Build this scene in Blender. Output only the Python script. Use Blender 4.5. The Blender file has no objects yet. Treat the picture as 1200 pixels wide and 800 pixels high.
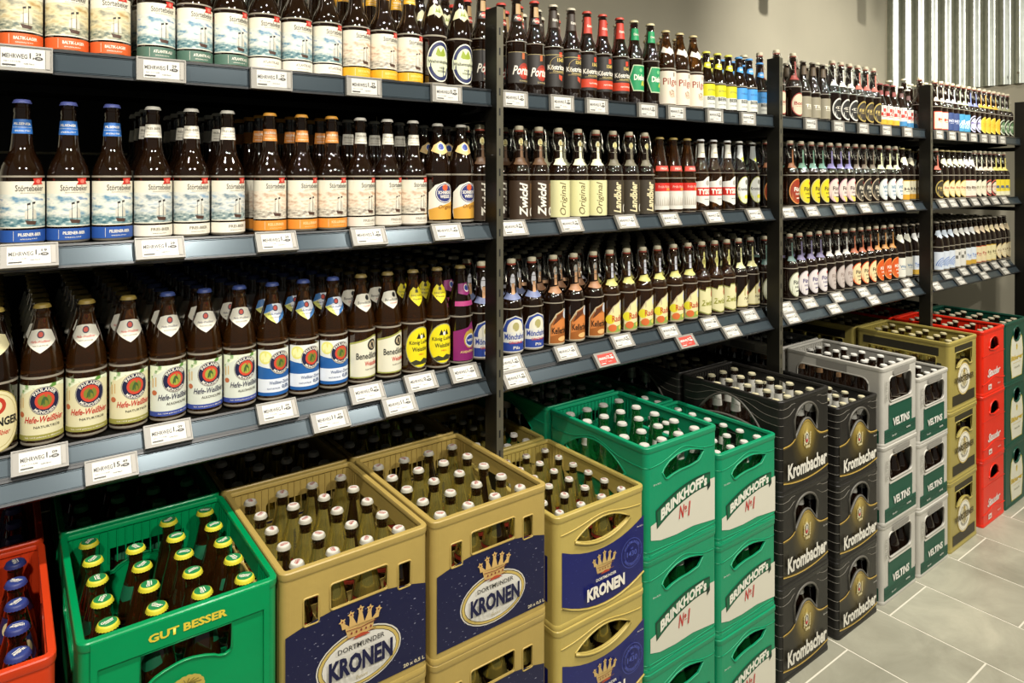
import bpy, bmesh, math, random
from mathutils import Vector, Matrix
random.seed(7)
S = bpy.context.scene
C = S.collection
PI = math.pi
# ------------------------------------------------------------------ camera
cd = bpy.data.cameras.new('camera'); cam = bpy.data.objects.new('camera', cd); C.objects.link(cam)
cd.sensor_width = 36; cd.lens = 24.09; cd.shift_y = -0.1617; cd.clip_start = 0.03
cam.location = (0, 0, 1.55); cam.rotation_euler = (PI/2, 0, -math.atan2(.596, .803))
S.camera = cam
# ------------------------------------------------------------------ world and lamps
w = bpy.data.worlds.new('world'); S.world = w; w.use_nodes = True
w.node_tree.nodes['Background'].inputs[0].default_value = (.80, .82, .72, 1)
w.node_tree.nodes['Background'].inputs[1].default_value = .088
def lamp(name, loc, aim, power, radius=.05, angle=100, blend=.6, col=(1, .95, .86)):
    l = bpy.data.lights.new(name, 'SPOT'); l.energy = power; l.shadow_soft_size = radius
    l.spot_size = math.radians(angle); l.spot_blend = blend; l.color = col
    o = bpy.data.objects.new(name, l); C.objects.link(o); o.location = loc
    o.rotation_euler = (Vector(aim) - Vector(loc)).to_track_quat('-Z', 'Y').to_euler()
for x in (-.5, .55, 1.6, 2.65, 3.7):
    lamp('ceiling_and_fill_spot', (x, .42, 3.0), (x + .05, 1.45, 1.1), 95, .03, 84, .9)
for x in (-.6, 1.0, 2.6, 4.2):
    lamp('ceiling_and_fill_spot', (x, -.9, 2.9), (x + .2, 1.45, .9), 150, .045, 90, .9)
lamp('ceiling_and_fill_spot', (3.0, .5, 3.0), (3.9, 2.24, 2.15), 150, .02, 66, 1)  # extra spot added to brighten the back wall and throw the tube shadows
lamp('ceiling_and_fill_spot', (2.4, .3, 2.95), (4.85, 1.6, 2.3), 120, .10, 60, 1)  # added spot, widened to put highlights on the corrugated sheet
lamp('ceiling_and_fill_spot', (2.9, -.2, 3.1), (3.0, .3, 0), 110, .05, 80, 1)  # extra spot added to brighten the floor
S.view_settings.view_transform = 'Standard'; S.view_settings.look = 'None'
S.view_settings.exposure = 0.24; S.view_settings.gamma = 1; S.view_settings.use_curve_mapping = False
# ------------------------------------------------------------------ materials
def lin(h):
    h = h.lstrip('#'); v = [int(h[i:i+2], 16)/255 for i in (0, 2, 4)]
    return tuple(c/12.92 if c <= .04045 else ((c+.055)/1.055)**2.4 for c in v) + (1,)
MATS = {}
def mat(key, rough=.5, metal=0, **kw):
    """a colour key like '#aabbcc' (paper print) or a named material"""
    if key in MATS: return MATS[key]
    m = bpy.data.materials.new(key.replace('#', 'print_')); m.use_nodes = True
    b = m.node_tree.nodes['Principled BSDF']
    b.inputs['Base Color'].default_value = lin(key) if key[0] == '#' else (.5, .5, .5, 1)
    b.inputs['Roughness'].default_value = rough; b.inputs['Metallic'].default_value = metal
    for k, v in kw.items(): b.inputs[k.replace('_', ' ')].default_value = v
    MATS[key] = m
    return m
def named(key, hexc, rough=.5, metal=0, var=0, scale=20, bump=0, bscale=80, **kw):
    m = mat(key, rough, metal, **kw); nt = m.node_tree; b = nt.nodes['Principled BSDF']
    b.inputs['Base Color'].default_value = lin(hexc)
    tc = nt.nodes.new('ShaderNodeTexCoord')
    if var:
        n = nt.nodes.new('ShaderNodeTexNoise'); n.inputs['Scale'].default_value = scale; n.inputs['Detail'].default_value = 5
        nt.links.new(tc.outputs['Object'], n.inputs['Vector'])
        r = nt.nodes.new('ShaderNodeValToRGB'); c = lin(hexc)
        r.color_ramp.elements[0].position = .3; r.color_ramp.elements[1].position = .72
        r.color_ramp.elements[0].color = tuple(x*(1-var) for x in c[:3]) + (1,)
        r.color_ramp.elements[1].color = tuple(min(1, x*(1+var)) for x in c[:3]) + (1,)
        nt.links.new(n.outputs['Fac'], r.inputs['Fac']); nt.links.new(r.outputs['Color'], b.inputs['Base Color'])
    if bump:
        n = nt.nodes.new('ShaderNodeTexNoise'); n.inputs['Scale'].default_value = bscale; n.inputs['Detail'].default_value = 3
        nt.links.new(tc.outputs['Object'], n.inputs['Vector'])
        bu = nt.nodes.new('ShaderNodeBump'); bu.inputs['Strength'].default_value = bump; bu.inputs['Distance'].default_value = .002
        nt.links.new(n.outputs['Fac'], bu.inputs['Height']); nt.links.new(bu.outputs['Normal'], b.inputs['Normal'])
    return m
def glass(key, hexc, trans=.5, hexd=None):
    m = mat(key, .06); b = m.node_tree.nodes['Principled BSDF']
    b.inputs['Base Color'].default_value = lin(hexc); b.inputs['Transmission Weight'].default_value = trans
    b.inputs['IOR'].default_value = 1.52; b.inputs['Roughness'].default_value = .04
    b.inputs['Coat Weight'].default_value = 1; b.inputs['Coat Roughness'].default_value = .035; b.inputs['Coat IOR'].default_value = 1.7
    return m
glass('brown_glass', '#4a2a10', .8)
glass('amber_glass', '#74461a', .9)
glass('black_glass', '#2a170a', .6)
glass('green_glass', '#1f9a48', .85)
named('scuffed_glass', '#8c8474', .7)
named('black_metal', '#13120e', .45, .3)
named('post_side', '#24221c', .4, .5)  # darker copy of the post steel: shade on the sides put into the colour
named('post_metal', '#6c6858', .4, .6, var=.12, scale=9)  # lighter copy for the post front, its brightness put into the colour
named('rail_plastic', '#465157', .24, .5, var=.05, scale=3)
named('gold_foil', '#c4b663', .2, .85)
named('silver_foil', '#c4c2b8', .35, .3)
named('rail_frame', '#181b1d', .35)
named('tag_case', '#8f8b82', .4)
named('tag_red', '#b3261c', .4)
named('steel_wire', '#b8b4a8', .25, 1)
named('wall_paint', '#b3ad98', .85, var=.05, scale=2.5, bump=.15, bscale=180)
named('galvanised', '#b4b9b0', .37, .95, var=.12, scale=25)
named('grout', '#c9c4b4', .9)
named('black_rubber', '#0d0d0d', .6)
def crate_plastic(key, hexc, rough=.38): return named(key, hexc, rough, 0, var=.07, scale=8, bump=.25, bscale=60)
crate_plastic('green_plastic', '#008a4e', .3)
crate_plastic('gold_plastic', '#ab9350')
crate_plastic('gold_plastic_smooth', '#b39f55', .32)
crate_plastic('mint_plastic', '#0a8a5e', .4)
crate_plastic('black_plastic', '#1c1a17', .45)
crate_plastic('grey_plastic', '#b4b1a7')
crate_plastic('olive_plastic', '#9a8c48')
crate_plastic('red_plastic', '#d8260e', .35)
crate_plastic('orange_plastic', '#c73a14', .4)
crate_plastic('bottle_green_plastic', '#0c4434', .38)
def node_mat(key, build, rough=.45):
    m = mat(key, rough); nt = m.node_tree
    uv = nt.nodes.new('ShaderNodeUVMap'); col = build(nt, uv)
    nt.links.new(col, nt.nodes['Principled BSDF'].inputs['Base Color'])
def ramp(nt, fac, stops):
    r = nt.nodes.new('ShaderNodeValToRGB'); nt.links.new(fac, r.inputs['Fac']); e = r.color_ramp.elements
    while len(e) < len(stops): e.new(.5)
    for i, (p, c) in enumerate(stops): e[i].position = p; e[i].color = lin(c)
    return r.outputs['Color']
def seascape(sky, sea):
    def b(nt, uv):                                    # uv is (x, z) of the label in decimetres
        mp = nt.nodes.new('ShaderNodeMapping'); mp.inputs['Scale'].default_value = (1, 2.2, 1)
        nt.links.new(uv.outputs['UV'], mp.inputs['Vector'])
        n = nt.nodes.new('ShaderNodeTexNoise'); n.inputs['Scale'].default_value = 3.2; n.inputs['Detail'].default_value = 5
        nt.links.new(mp.outputs['Vector'], n.inputs['Vector'])
        a = ramp(nt, n.outputs['Fac'], sky)
        n2 = nt.nodes.new('ShaderNodeTexNoise'); n2.inputs['Scale'].default_value = 9; n2.inputs['Detail'].default_value = 4
        nt.links.new(mp.outputs['Vector'], n2.inputs['Vector'])
        s = ramp(nt, n2.outputs['Fac'], sea)
        sx = nt.nodes.new('ShaderNodeSeparateXYZ'); nt.links.new(uv.outputs['UV'], sx.inputs[0])
        mr = nt.nodes.new('ShaderNodeMapRange'); mr.inputs['From Min'].default_value = .46; mr.inputs['From Max'].default_value = .54
        nt.links.new(sx.outputs['Y'], mr.inputs['Value'])
        mx = nt.nodes.new('ShaderNodeMix'); mx.data_type = 'RGBA'
        nt.links.new(mr.outputs[0], mx.inputs['Factor']); nt.links.new(s, mx.inputs['A']); nt.links.new(a, mx.inputs['B'])
        return mx.outputs['Result']
    return b
node_mat('blue_seascape', seascape([(.35, '#5b86a0'), (.47, '#c9cfc4'), (.56, '#e6e2d2'), (.68, '#3f78a8')], [(.35, '#35616c'), (.55, '#7f9c9c'), (.7, '#d8d8cc')]))
node_mat('grey_seascape', seascape([(.35, '#6c7f88'), (.5, '#d9d8cb'), (.68, '#6f93b0')], [(.35, '#4d6467'), (.55, '#9aa9a4'), (.7, '#dcdacb')]))
node_mat('warm_seascape', seascape([(.35, '#c2a58a'), (.5, '#e9dcc6'), (.66, '#bd9674')], [(.35, '#8b8377'), (.55, '#cbc2ae'), (.7, '#e8e2d2')]))
node_mat('dusk_seascape', seascape([(.35, '#8c8a78'), (.5, '#d8cda6'), (.68, '#a8864a')], [(.35, '#5e6a60'), (.55, '#a8a68c'), (.7, '#dcd6bc')]))
def glow_gold(nt, uv):
    mp = nt.nodes.new('ShaderNodeMapping'); mp.inputs['Location'].default_value = (0, -1.75, 0); mp.inputs['Scale'].default_value = (1.15, .75, 1)
    mp.inputs['Location'].default_value = (0, -1.75*.75, 0)
    nt.links.new(uv.outputs['UV'], mp.inputs['Vector'])
    g = nt.nodes.new('ShaderNodeTexGradient'); g.gradient_type = 'SPHERICAL'; nt.links.new(mp.outputs['Vector'], g.inputs['Vector'])
    return ramp(nt, g.outputs['Fac'], [(0, '#1a160d'), (.3, '#3a3012'), (.65, '#86722f'), (1, '#b09a52')])
node_mat('dark_gold_print', glow_gold, .35)
def scratched(base, mark):
    def b(nt, uv):
        mp = nt.nodes.new('ShaderNodeMapping'); mp.inputs['Scale'].default_value = (5, 12, 1); mp.inputs['Rotation'].default_value = (0, 0, .5)
        nt.links.new(uv.outputs['UV'], mp.inputs['Vector'])
        n = nt.nodes.new('ShaderNodeTexNoise'); n.inputs['Scale'].default_value = 2.2; n.inputs['Detail'].default_value = 6
        nt.links.new(mp.outputs['Vector'], n.inputs['Vector'])
        return ramp(nt, n.outputs['Fac'], [(0, base), (.665, base), (.70, mark)])
    return b
node_mat('navy_print', scratched('#17193a', '#9a9cae'), .4)
node_mat('royal_print', scratched('#141a5e', '#3c4690'), .3)
def lemon_blue(nt, uv):
    n = nt.nodes.new('ShaderNodeTexNoise'); n.inputs['Scale'].default_value = 6
    nt.links.new(uv.outputs['UV'], n.inputs['Vector'])
    return ramp(nt, n.outputs['Fac'], [(.4, '#5d8f3a'), (.5, '#e9edd0'), (.62, '#dfe6c8')])
node_mat('leafy_print', lemon_blue)
# ------------------------------------------------------------------ object helpers
def link(name, me, parent=None, loc=(0, 0, 0), rz=0):
    o = bpy.data.objects.new(name, me); C.objects.link(o); o.location = loc; o.rotation_euler = (0, 0, rz)
    if parent is not None: o.parent = parent
    return o
def thing(name, label, cat, loc=(0, 0, 0), rz=0, group=None, me=None):
    o = link(name, me, None, loc, rz); o['label'] = label; o['category'] = cat
    if group: o['group'] = group
    return o
class MB:
    def __init__(s): s.v = []; s.f = []; s.m = []; s.mats = []
    def mi(s, m):
        if m not in s.mats: s.mats.append(m)
        return s.mats.index(m)
    def add(s, vs, fs, m):
        k = len(s.v); s.v += [tuple(v) for v in vs]; i = s.mi(m)
        for f in fs: s.f.append(tuple(k+a for a in f)); s.m.append(i)
    def box(s, x0, y0, z0, x1, y1, z1, m):
        s.add([(x0,y0,z0),(x1,y0,z0),(x1,y1,z0),(x0,y1,z0),(x0,y0,z1),(x1,y0,z1),(x1,y1,z1),(x0,y1,z1)],
              [(0,3,2,1),(4,5,6,7),(0,1,5,4),(1,2,6,5),(2,3,7,6),(3,0,4,7)], m)
    def prism(s, pts, x0, x1, m):                      # profile in (y, z) extruded along x
        n = len(pts)
        s.add([(x0, y, z) for y, z in pts] + [(x1, y, z) for y, z in pts],
              [tuple(range(n))[::-1], tuple(range(n, 2*n))] + [(i, (i+1) % n, n+(i+1) % n, n+i) for i in range(n)], m)
    def lathe(s, prof, seg, mfn, wob=None):            # prof [(r, z)], material per ring
        k = len(s.v)
        for j, (r, z) in enumerate(prof):
            for i in range(seg):
                a = 2*PI*i/seg; rr = r*(1 + (wob(j, i) if wob else 0))
                s.v.append((rr*math.sin(a), -rr*math.cos(a), z))
        for j in range(len(prof)-1):
            mi = s.mi(mfn(j) if callable(mfn) else mfn)
            for i in range(seg):
                s.f.append((k+j*seg+i, k+j*seg+(i+1) % seg, k+(j+1)*seg+(i+1) % seg, k+(j+1)*seg+i)); s.m.append(mi)
        s.f.append(tuple(k+i for i in range(seg))[::-1]); s.m.append(s.mi(mfn(0) if callable(mfn) else mfn))
        s.f.append(tuple(k+(len(prof)-1)*seg+i for i in range(seg))); s.m.append(s.mi(mfn(len(prof)-2) if callable(mfn) else mfn))
    def tube(s, pts, r, m, seg=5):
        k = len(s.v); n = len(pts); P = [Vector(p) for p in pts]
        for i, p in enumerate(P):
            t = (P[min(i+1, n-1)] - P[max(i-1, 0)]).normalized()
            u = t.cross(Vector((.13, .21, .97))); u = u.normalized() if u.length > 1e-4 else Vector((1, 0, 0)); v = t.cross(u)
            for j in range(seg):
                a = 2*PI*j/seg; s.v.append(tuple(p + r*(math.cos(a)*u + math.sin(a)*v)))
        mi = s.mi(m)
        for i in range(n-1):
            for j in range(seg): s.f.append((k+i*seg+j, k+i*seg+(j+1) % seg, k+(i+1)*seg+(j+1) % seg, k+(i+1)*seg+j)); s.m.append(mi)
        for e in (0, n-1): s.f.append(tuple(k+e*seg+j for j in range(seg))); s.m.append(mi)
    def ring(s, prof, w, L, r, m, n=4):                # closed profile [(inset, z)] swept round a rounded rectangle x -w/2..w/2, y 0..L
        k = len(s.v); path = []
        for cx, cy, a0 in ((w/2-r, r, -PI/2), (w/2-r, L-r, 0), (-w/2+r, L-r, PI/2), (-w/2+r, r, PI)):
            for i in range(n+1):
                a = a0 + PI/2*i/n; path.append((cx, cy, math.cos(a), math.sin(a)))
        q = len(prof)
        for cx, cy, c, sn in path:
            for ins, z in prof: s.v.append((cx+(r-ins)*c, cy+(r-ins)*sn, z))
        mi = s.mi(m); N = len(path)
        for i in range(N):
            for j in range(q):
                a, b = k+i*q, k+((i+1) % N)*q
                s.f.append((a+j, b+j, b+(j+1) % q, a+(j+1) % q)); s.m.append(mi)
    def mesh(s, name, smooth=False, angle=None):
        me = bpy.data.meshes.new(name); me.from_pydata(s.v, [], s.f)
        for m in s.mats: me.materials.append(mat(m))
        me.polygons.foreach_set('material_index', s.m)
        if smooth:
            me.polygons.foreach_set('use_smooth', [True]*len(s.f))
            if angle:
                me.update(); me.set_sharp_from_angle(angle=angle)
        me.update(); return me
    def obj(s, name, parent=None, loc=(0, 0, 0), smooth=False, angle=None): return link(name, s.mesh(name, smooth, angle), parent, loc)
def structure(o): o['kind'] = 'structure'; return o
# ------------------------------------------------------------------ flat artwork (print and lettering)
TXT = {}
def text_geo(s, bold, shear):
    k = (s, bold, shear)
    if k not in TXT:
        cu = bpy.data.curves.new('lettering', 'FONT'); cu.body = s; cu.size = 1; cu.resolution_u = 2
        cu.offset = bold; cu.shear = shear
        ob = bpy.data.objects.new('lettering', cu); me = bpy.data.meshes.new_from_object(ob)
        v = [(p.co.x, p.co.y) for p in me.vertices]; f = [tuple(p.vertices) for p in me.polygons]
        bpy.data.objects.remove(ob); bpy.data.curves.remove(cu); bpy.data.meshes.remove(me)
        x0 = min(a for a, b in v); x1 = max(a for a, b in v); y0 = min(b for a, b in v); y1 = max(b for a, b in v)
        TXT[k] = ([((a-(x0+x1)/2)/max(x1-x0, 1e-6), (b-y0)/max(y1-y0, 1e-6)-.5) for a, b in v], f, (x1-x0)/max(y1-y0, 1e-6))
    return TXT[k]
def art(ops):
    """ops in millimetres -> (verts (x, z, layer), faces, material keys); later ops lie on top"""
    V = []; F = []; M = []
    for L, op in enumerate(ops):
        k = len(V); t = op[0]; col = op[-1]
        if t == 'r': pts = [(op[1], op[2]), (op[3], op[2]), (op[3], op[4]), (op[1], op[4])]; fs = [(0, 1, 2, 3)]
        elif t == 'p': pts = list(op[1]); fs = tess(pts)
        elif t == 'e':
            n = 28 if op[3] > 12 else 14; pts = [(op[1]+op[3]*math.cos(2*PI*i/n), op[2]+op[4]*math.sin(2*PI*i/n)) for i in range(n)]; fs = [tuple(range(n))]
        elif t == 'o':                                                        # elliptical ring: cx cz rx rz width a0 a1
            n = 28; a0, a1 = (op[6], op[7]) if len(op) > 7 else (0, 2*PI); wd = op[5]
            pts = []
            for i in range(n+1):
                a = a0+(a1-a0)*i/n; pts += [(op[1]+op[3]*math.cos(a), op[2]+op[4]*math.sin(a)), (op[1]+(op[3]-wd)*math.cos(a), op[2]+(op[4]-wd)*math.sin(a))]
            fs = [(2*i, 2*i+2, 2*i+3, 2*i+1) for i in range(n)]
        elif t == 'l':                                                        # polyline of width
            P = op[1]; wd = op[2]/2; pts = []; n = len(P)
            for i, (x, y) in enumerate(P):
                dx = P[min(i+1, n-1)][0]-P[max(i-1, 0)][0]; dy = P[min(i+1, n-1)][1]-P[max(i-1, 0)][1]; q = math.hypot(dx, dy) or 1
                pts += [(x-dy/q*wd, y+dx/q*wd), (x+dy/q*wd, y-dx/q*wd)]
            fs = [(2*i, 2*i+1, 2*i+3, 2*i+2) for i in range(n-1)]
        elif t == 't':                                                        # text: s cx cz height [width] {opts}
            o = op[6] if len(op) > 7 else {}
            g, fs, asp = text_geo(op[1], o.get('b', .01), o.get('sh', 0)); h = op[4]; wd = op[5] or asp*h
            pts = []; rot = o.get('rot', 0); bend = o.get('bend'); rr = o.get('arc')
            for a, b in g:
                x, y = a*wd, b*h
                if bend: y += bend(x)
                if rr:                                                        # on a circle of radius rr (negative: reading along the bottom)
                    th = x/abs(rr)
                    x, y = ((rr+y)*math.sin(th), (rr+y)*math.cos(th)) if rr > 0 else ((-rr-y)*math.sin(th), -(-rr-y)*math.cos(th))
                if rot: x, y = x*math.cos(rot)-y*math.sin(rot), x*math.sin(rot)+y*math.cos(rot)
                pts.append((op[2]+x, op[3]+y))
        V += [(x, y, L+1) for x, y in pts]
        for f in fs:
            f = tuple(k+i for i in f); F.append(f); M.append(col)
    return V, F, M
def tess(pts):
    from mathutils.geometry import tessellate_polygon
    return [tuple(t) for t in tessellate_polygon([[Vector((x, y, 0)) for x, y in pts]])]
def art_mesh(name, ops, warp, slices=None, zslices=None):
    V, F, M = art(ops); bm = bmesh.new(); keys = []
    bv = [bm.verts.new(v) for v in V]
    for f, m in zip(F, M):
        if m not in keys: keys.append(m)
        if len(set(f)) < 3: continue
        a = V[f[0]]; ar = sum(V[f[i]][0]*V[f[(i+1) % len(f)]][1]-V[f[(i+1) % len(f)]][0]*V[f[i]][1] for i in range(len(f)))
        if ar < 0: f = f[::-1]
        try: bm.faces.new([bv[i] for i in f]).material_index = keys.index(m)
        except ValueError: pass
    for ax, st in ((0, slices), (1, zslices)):
        if not st: continue
        lo = min(v[ax] for v in V); hi = max(v[ax] for v in V); q = math.ceil(lo/st)*st + .013
        while q < hi:
            no = (1, 0, 0) if ax == 0 else (0, 1, 0)
            bmesh.ops.bisect_plane(bm, geom=bm.verts[:]+bm.edges[:]+bm.faces[:], dist=1e-5, plane_co=(q, q, 0), plane_no=no); q += st
    uv = bm.loops.layers.uv.new('UVMap')
    for f in bm.faces:
        f.smooth = True
        for l in f.loops: l[uv].uv = (l.vert.co.x/100, l.vert.co.y/100)
    for v in bm.verts: v.co = warp(v.co.x/1000, v.co.y/1000, v.co.z)
    me = bpy.data.meshes.new(name); bm.to_mesh(me); bm.free()
    for m in keys: me.materials.append(mat(m))
    return me
# ------------------------------------------------------------------ bottle shapes: profile (radius, height) mm, scuff bands, cap seat
PROF = {
 'stein': dict(H=254, p=[(27,0),(32,2),(34,6),(34,118),(33.4,127),(31,137),(27,147),(22.5,156),(19,165),(17,178),(15.8,195),(14,216),(12.2,230),(13.1,232),(13.1,239),(11.5,240),(11.5,249)], scuff=[(3,7),(118,121)]),
 'wheat': dict(H=250, p=[(27,0),(32,2),(34,6),(34,132),(33.2,145),(31,158),(27.5,172),(23.5,186),(19.2,200),(15.4,213),(12.8,224),(12,229),(13.2,231),(13.2,237),(11.5,238),(11.5,245)], scuff=[(6,10),(122,126)]),
 'swing': dict(H=256, p=[(28,0),(32,2),(34,6),(34,122),(33.4,131),(31,141),(27,149),(22,155),(18,159),(16,164),(14.8,178),(13.6,200),(12.6,222),(14,224),(14,231),(12,233),(11,238)], scuff=[(4,8),(122,125)]),
 'long': dict(H=262, p=[(24,0),(28,2),(30.5,6),(30.5,142),(29.8,150),(27,161),(23,171),(19.2,180),(17,190),(14.8,210),(12.6,238),(12,243),(13.1,245),(13.1,250),(11.5,251),(11.5,257)], scuff=[(3,6),(140,142)]),
 'cone': dict(H=244, p=[(25,0),(29,2),(31,6),(31,112),(30.4,122),(28,140),(24.5,160),(20.5,180),(16.6,200),(13.4,218),(12,224),(13.1,226),(13.1,231),(11.5,232),(11.5,239)], scuff=[(3,6),(112,115)]),
 'small': dict(H=205, p=[(24,0),(28,2),(30,6),(30,96),(29.2,105),(26,118),(21,131),(17.5,143),(15,158),(12.8,182),(12,187),(13.1,189),(13.1,193),(11.5,194),(11.5,200)], scuff=[(3,6),(96,99)]),
}
def R_of(t, z):
    p = PROF[t]['p']
    for (r0, z0), (r1, z1) in zip(p, p[1:]):
        if z0 <= z <= z1 and z1 > z0: return r0+(r1-r0)*(z-z0)/(z1-z0)
    return p[-1][0]
def body_mesh(t, gl, sc=1, seg=20):
    b = MB(); P = PROF[t]; prof = []
    for r, z in P['p']: prof.append((r, z))
    for a, c in P['scuff']:
        for z in (a, c):
            if all(abs(z-q[1]) > .3 for q in prof): prof.append((R_of(t, z), z))
    prof.sort(key=lambda q: q[1])
    def m(j):
        zm = (prof[j][1]+prof[j+1][1])/2 if j+1 < len(prof) else 0
        return 'scuffed_glass' if any(a < zm < c for a, c in P['scuff']) else gl
    b.lathe([(r*sc/1000, z*sc/1000) for r, z in prof], seg, m)
    return b.mesh('glass_body', True, .9)
def cap_mesh(t, top, skirt, sc=1):
    H = PROF[t]['H']; b = MB()
    p = [(14.3, H-6.8), (14.1, H-5.8), (13.3, H-3), (12.6, H-1.2), (11.2, H-.3), (9.5, H), (.4, H+.1)]
    b.lathe([(r*sc/1000, z*sc/1000) for r, z in p], 42, lambda j: skirt if j < 4 else top,
            lambda j, i: (.045 if i % 2 else -.05) if j < 2 else (.02 if i % 2 else -.02) if j == 2 else 0)
    return b.mesh('crown_cap', True, 1.1)
def stopper_meshes(t, ceramic='#d8cfb8', gasket='#b8452a'):
    H = PROF[t]['H']; b = MB()
    b.lathe([(r/1000, z/1000) for r, z in [(10, H-13), (12.4, H-12), (12.9, H-4), (11.6, H-1), (6, H)]], 16, ceramic); a = b.mesh('ceramic_stopper', True, .8)
    b = MB(); b.lathe([(.0120, (H-17)/1000), (.0134, (H-16.4)/1000), (.0134, (H-13.6)/1000), (.0120, (H-13)/1000)], 14, gasket); g = b.mesh('rubber_gasket', True, .8)
    b = MB(); h = H/1000
    for s in (-1, 1):
        b.tube([(s*.0128, 0, h-.006), (s*.0180, -.001, h-.009), (s*.0205, -.003, h-.022), (s*.0212, -.005, h-.038), (s*.0180, -.009, h-.052), (s*.0195, -.013, h-.060), (s*.0165, -.0150, h-.067)], .0010, 'steel_wire', 5)
        b.tube([(s*.0212, .003, h-.030), (s*.0230, .001, h-.044), (s*.0185, -.003, h-.058)], .0010, 'steel_wire', 5)
    b.tube([(.0148*math.sin(a), -.0148*math.cos(a)-.0007, h-.0655) for a in [(-1.1+2.2*i/8) for i in range(9)]], .0008, 'steel_wire', 4)
    b.tube([(.0152*math.sin(a), -.0152*math.cos(a), h-.050) for a in [2*PI*i/14 for i in range(15)]], .0007, 'steel_wire', 4)
    return a, g, b.mesh('wire_bail', True)
def wrap(t, sc=1, zref=None):
    def f(x, z, L):
        R = R_of(t, z*1000)/1000; Rr = (R_of(t, zref)/1000 if zref else R)
        a = x/Rr; R += .0003+.00005*L
        return Vector((R*sc*math.sin(a), -R*sc*math.cos(a), z*sc))
    return f
# ------------------------------------------------------------------ label artwork for every kind of bottle
K = '#1c1a17'; W = '#e6e0cf'; CR = '#e2d8b0'; RD = '#bf2a1e'
def ship(x, s=1):
    return [('p', [(x-9*s,44),(x+9*s,42),(x+7*s,36),(x-6*s,37)], '#4a3226'), ('l', [(x-5*s,42),(x-5*s,72)], .7, '#4a3a30'), ('l', [(x+3*s,42),(x+3*s,74)], .7, '#4a3a30'),
            ('p', [(x-9*s,60),(x-5.6*s,61),(x-5.6*s,46),(x-9.5*s,47)], '#c9c4b4'), ('p', [(x-4.4*s,62),(x+1.5*s,64),(x+2*s,46),(x-4.4*s,46)], '#d4cfbf'), ('p', [(x+3.6*s,66),(x+8*s,60),(x+9*s,46),(x+3.6*s,46)], '#c4bfae'),
            ('p', [(x-6*s,73),(x-1*s,74.5),(x-1*s,71),(x-6*s,70)], '#2a2522'), ('p', [(x+2*s,75.5),(x+7*s,76),(x+6.5*s,72.5),(x+2*s,72)], '#2a2522')]
def seafarer(sea, strip, stext, tcol, neck, ntext, cap, ntc=W):
    return dict(t='stein', g='black_glass', cap=(cap, cap),
      body=[('r',-47,31,47,111,'#ddd8c4'), ('r',-47,33,47,89,sea)] + ship(12) + [('t','AMBULANTE',-22,38,2,None,K)][:0] +
           [('t','Störtebeker',12,99.5,10.5,46,{'b':.004},'#37332e'), ('t','BRAUSPEZIALITÄTEN',13,91.5,2.2,33,'#8c8577'), ('p',[(15,116),(33,117),(31,110),(34,106),(14,105),(17,110)],RD), ('e',24,111,4,3.6,'#d97a68'),
            ('r',-47,7,47,27.5,strip), ('r',-14,9,-13.4,26,'#d8d2c0'), ('t',stext,11,19.5,5.5,36,{'b':.025},tcol), ('t','SPEZIALITÄT',9,12,2.2,26,tcol)],
      neck=[('r',-19,194,19,219,neck), ('t',ntext,0,211,4.5,28,{'b':.02},ntc), ('l',[(-17,205),(17,205)],.5,ntc), ('t','SPEZIALITÄT',0,199,3,24,ntc)])
def pentagon(c, z0=166): return [('p', [(-23,z0+38),(-9,z0+41),(9,z0+41),(23,z0+38),(27,z0+20),(0,z0),(-27,z0+20)], c)]
def monk(bg, tcol, sub, stripe, capc, kind='leaf', inner='#7a7a2a'):
    b = [('r',-46,15,46,112,bg)]
    if kind == 'leaf': b += [('p', [(-46,112),(46,112),(46,104),(30,107),(14,104),(0,108),(-14,103),(-26,96),(-34,98),(-40,84),(-46,80)], 'leafy_print'), ('r',-38,70,-35,88,'#c9a368'), ('r',-31,72,-28,90,'#cfb07a'), ('e',-33,60,6,5,'#b8643c')]
    else: b += [('e',-26,96,15,14,'#e3df7a'), ('e',-26,96,11,10,'#efeba8'), ('p', [(-46,15),(46,15),(46,62),(-46,78)], '#1f5a9c'), ('r',-46,22,46,50,'#dfe4ea')]
    b += [('e',8,83,25,25,'#1a1c3c'), ('o',8,83,24.2,24.2,.8,'#d9d3bd'), ('e',8,83,15.5,15.5,'#c8452e'), ('e',8,83,11,11,inner), ('p', [(2,76),(14,76),(13,84),(10,90),(6,90),(3,84)], '#3e5c2a'),
          ('t','PAULANER',8,83,6,40,{'arc':19.7,'b':.03},W), ('t','MÜNCHEN',8,83,6,34,{'arc':-19.7,'b':.03},W)]
    if kind == 'leaf': b += [('t','Hefe-Weißbier',8,51,11.5,66,{'sh':.3,'b':.015},tcol), ('t',sub,12,38,5,42,{'b':.01},'#4a4438'), ('r',-46,15,46,24,stripe), ('t','Seit 1634 gebraut in München',5,19.5,3,60,W)]
    else: b += [('t','Weißbier-Zitrone',8,42,7,50,{'b':.01},'#2c4878'), ('t','0,0%',20,31,9,20,{'b':.03},'#2c4878'), ('t','NATURTRÜB',-8,30,4,26,'#2c4878')]
    nk = pentagon('#ddd9c8' if kind == 'leaf' else '#d8dbe0')
    if kind != 'leaf': nk += [('p', [(-23,204),(-9,207),(-2,196),(-27,186)], '#3f74ae'), ('p', [(-27,186),(-12,190),(0,166)], '#d9d86e'), ('p', [(6,180),(24,192),(27,186),(3,168)], '#3f74ae')]
    nk += [('e',0,198,6.5,6.5,'#1a1c3c'), ('e',0,198,4.5,4.5,'#c8452e'), ('t','Hefe-Weißbier',0,186,4.5,32,{'sh':.3},tcol), ('t',sub,0,179,3,22,'#5a5446')]
    return dict(t='wheat', g='amber_glass', cap=(capc, capc), body=b, neck=nk)
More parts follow.
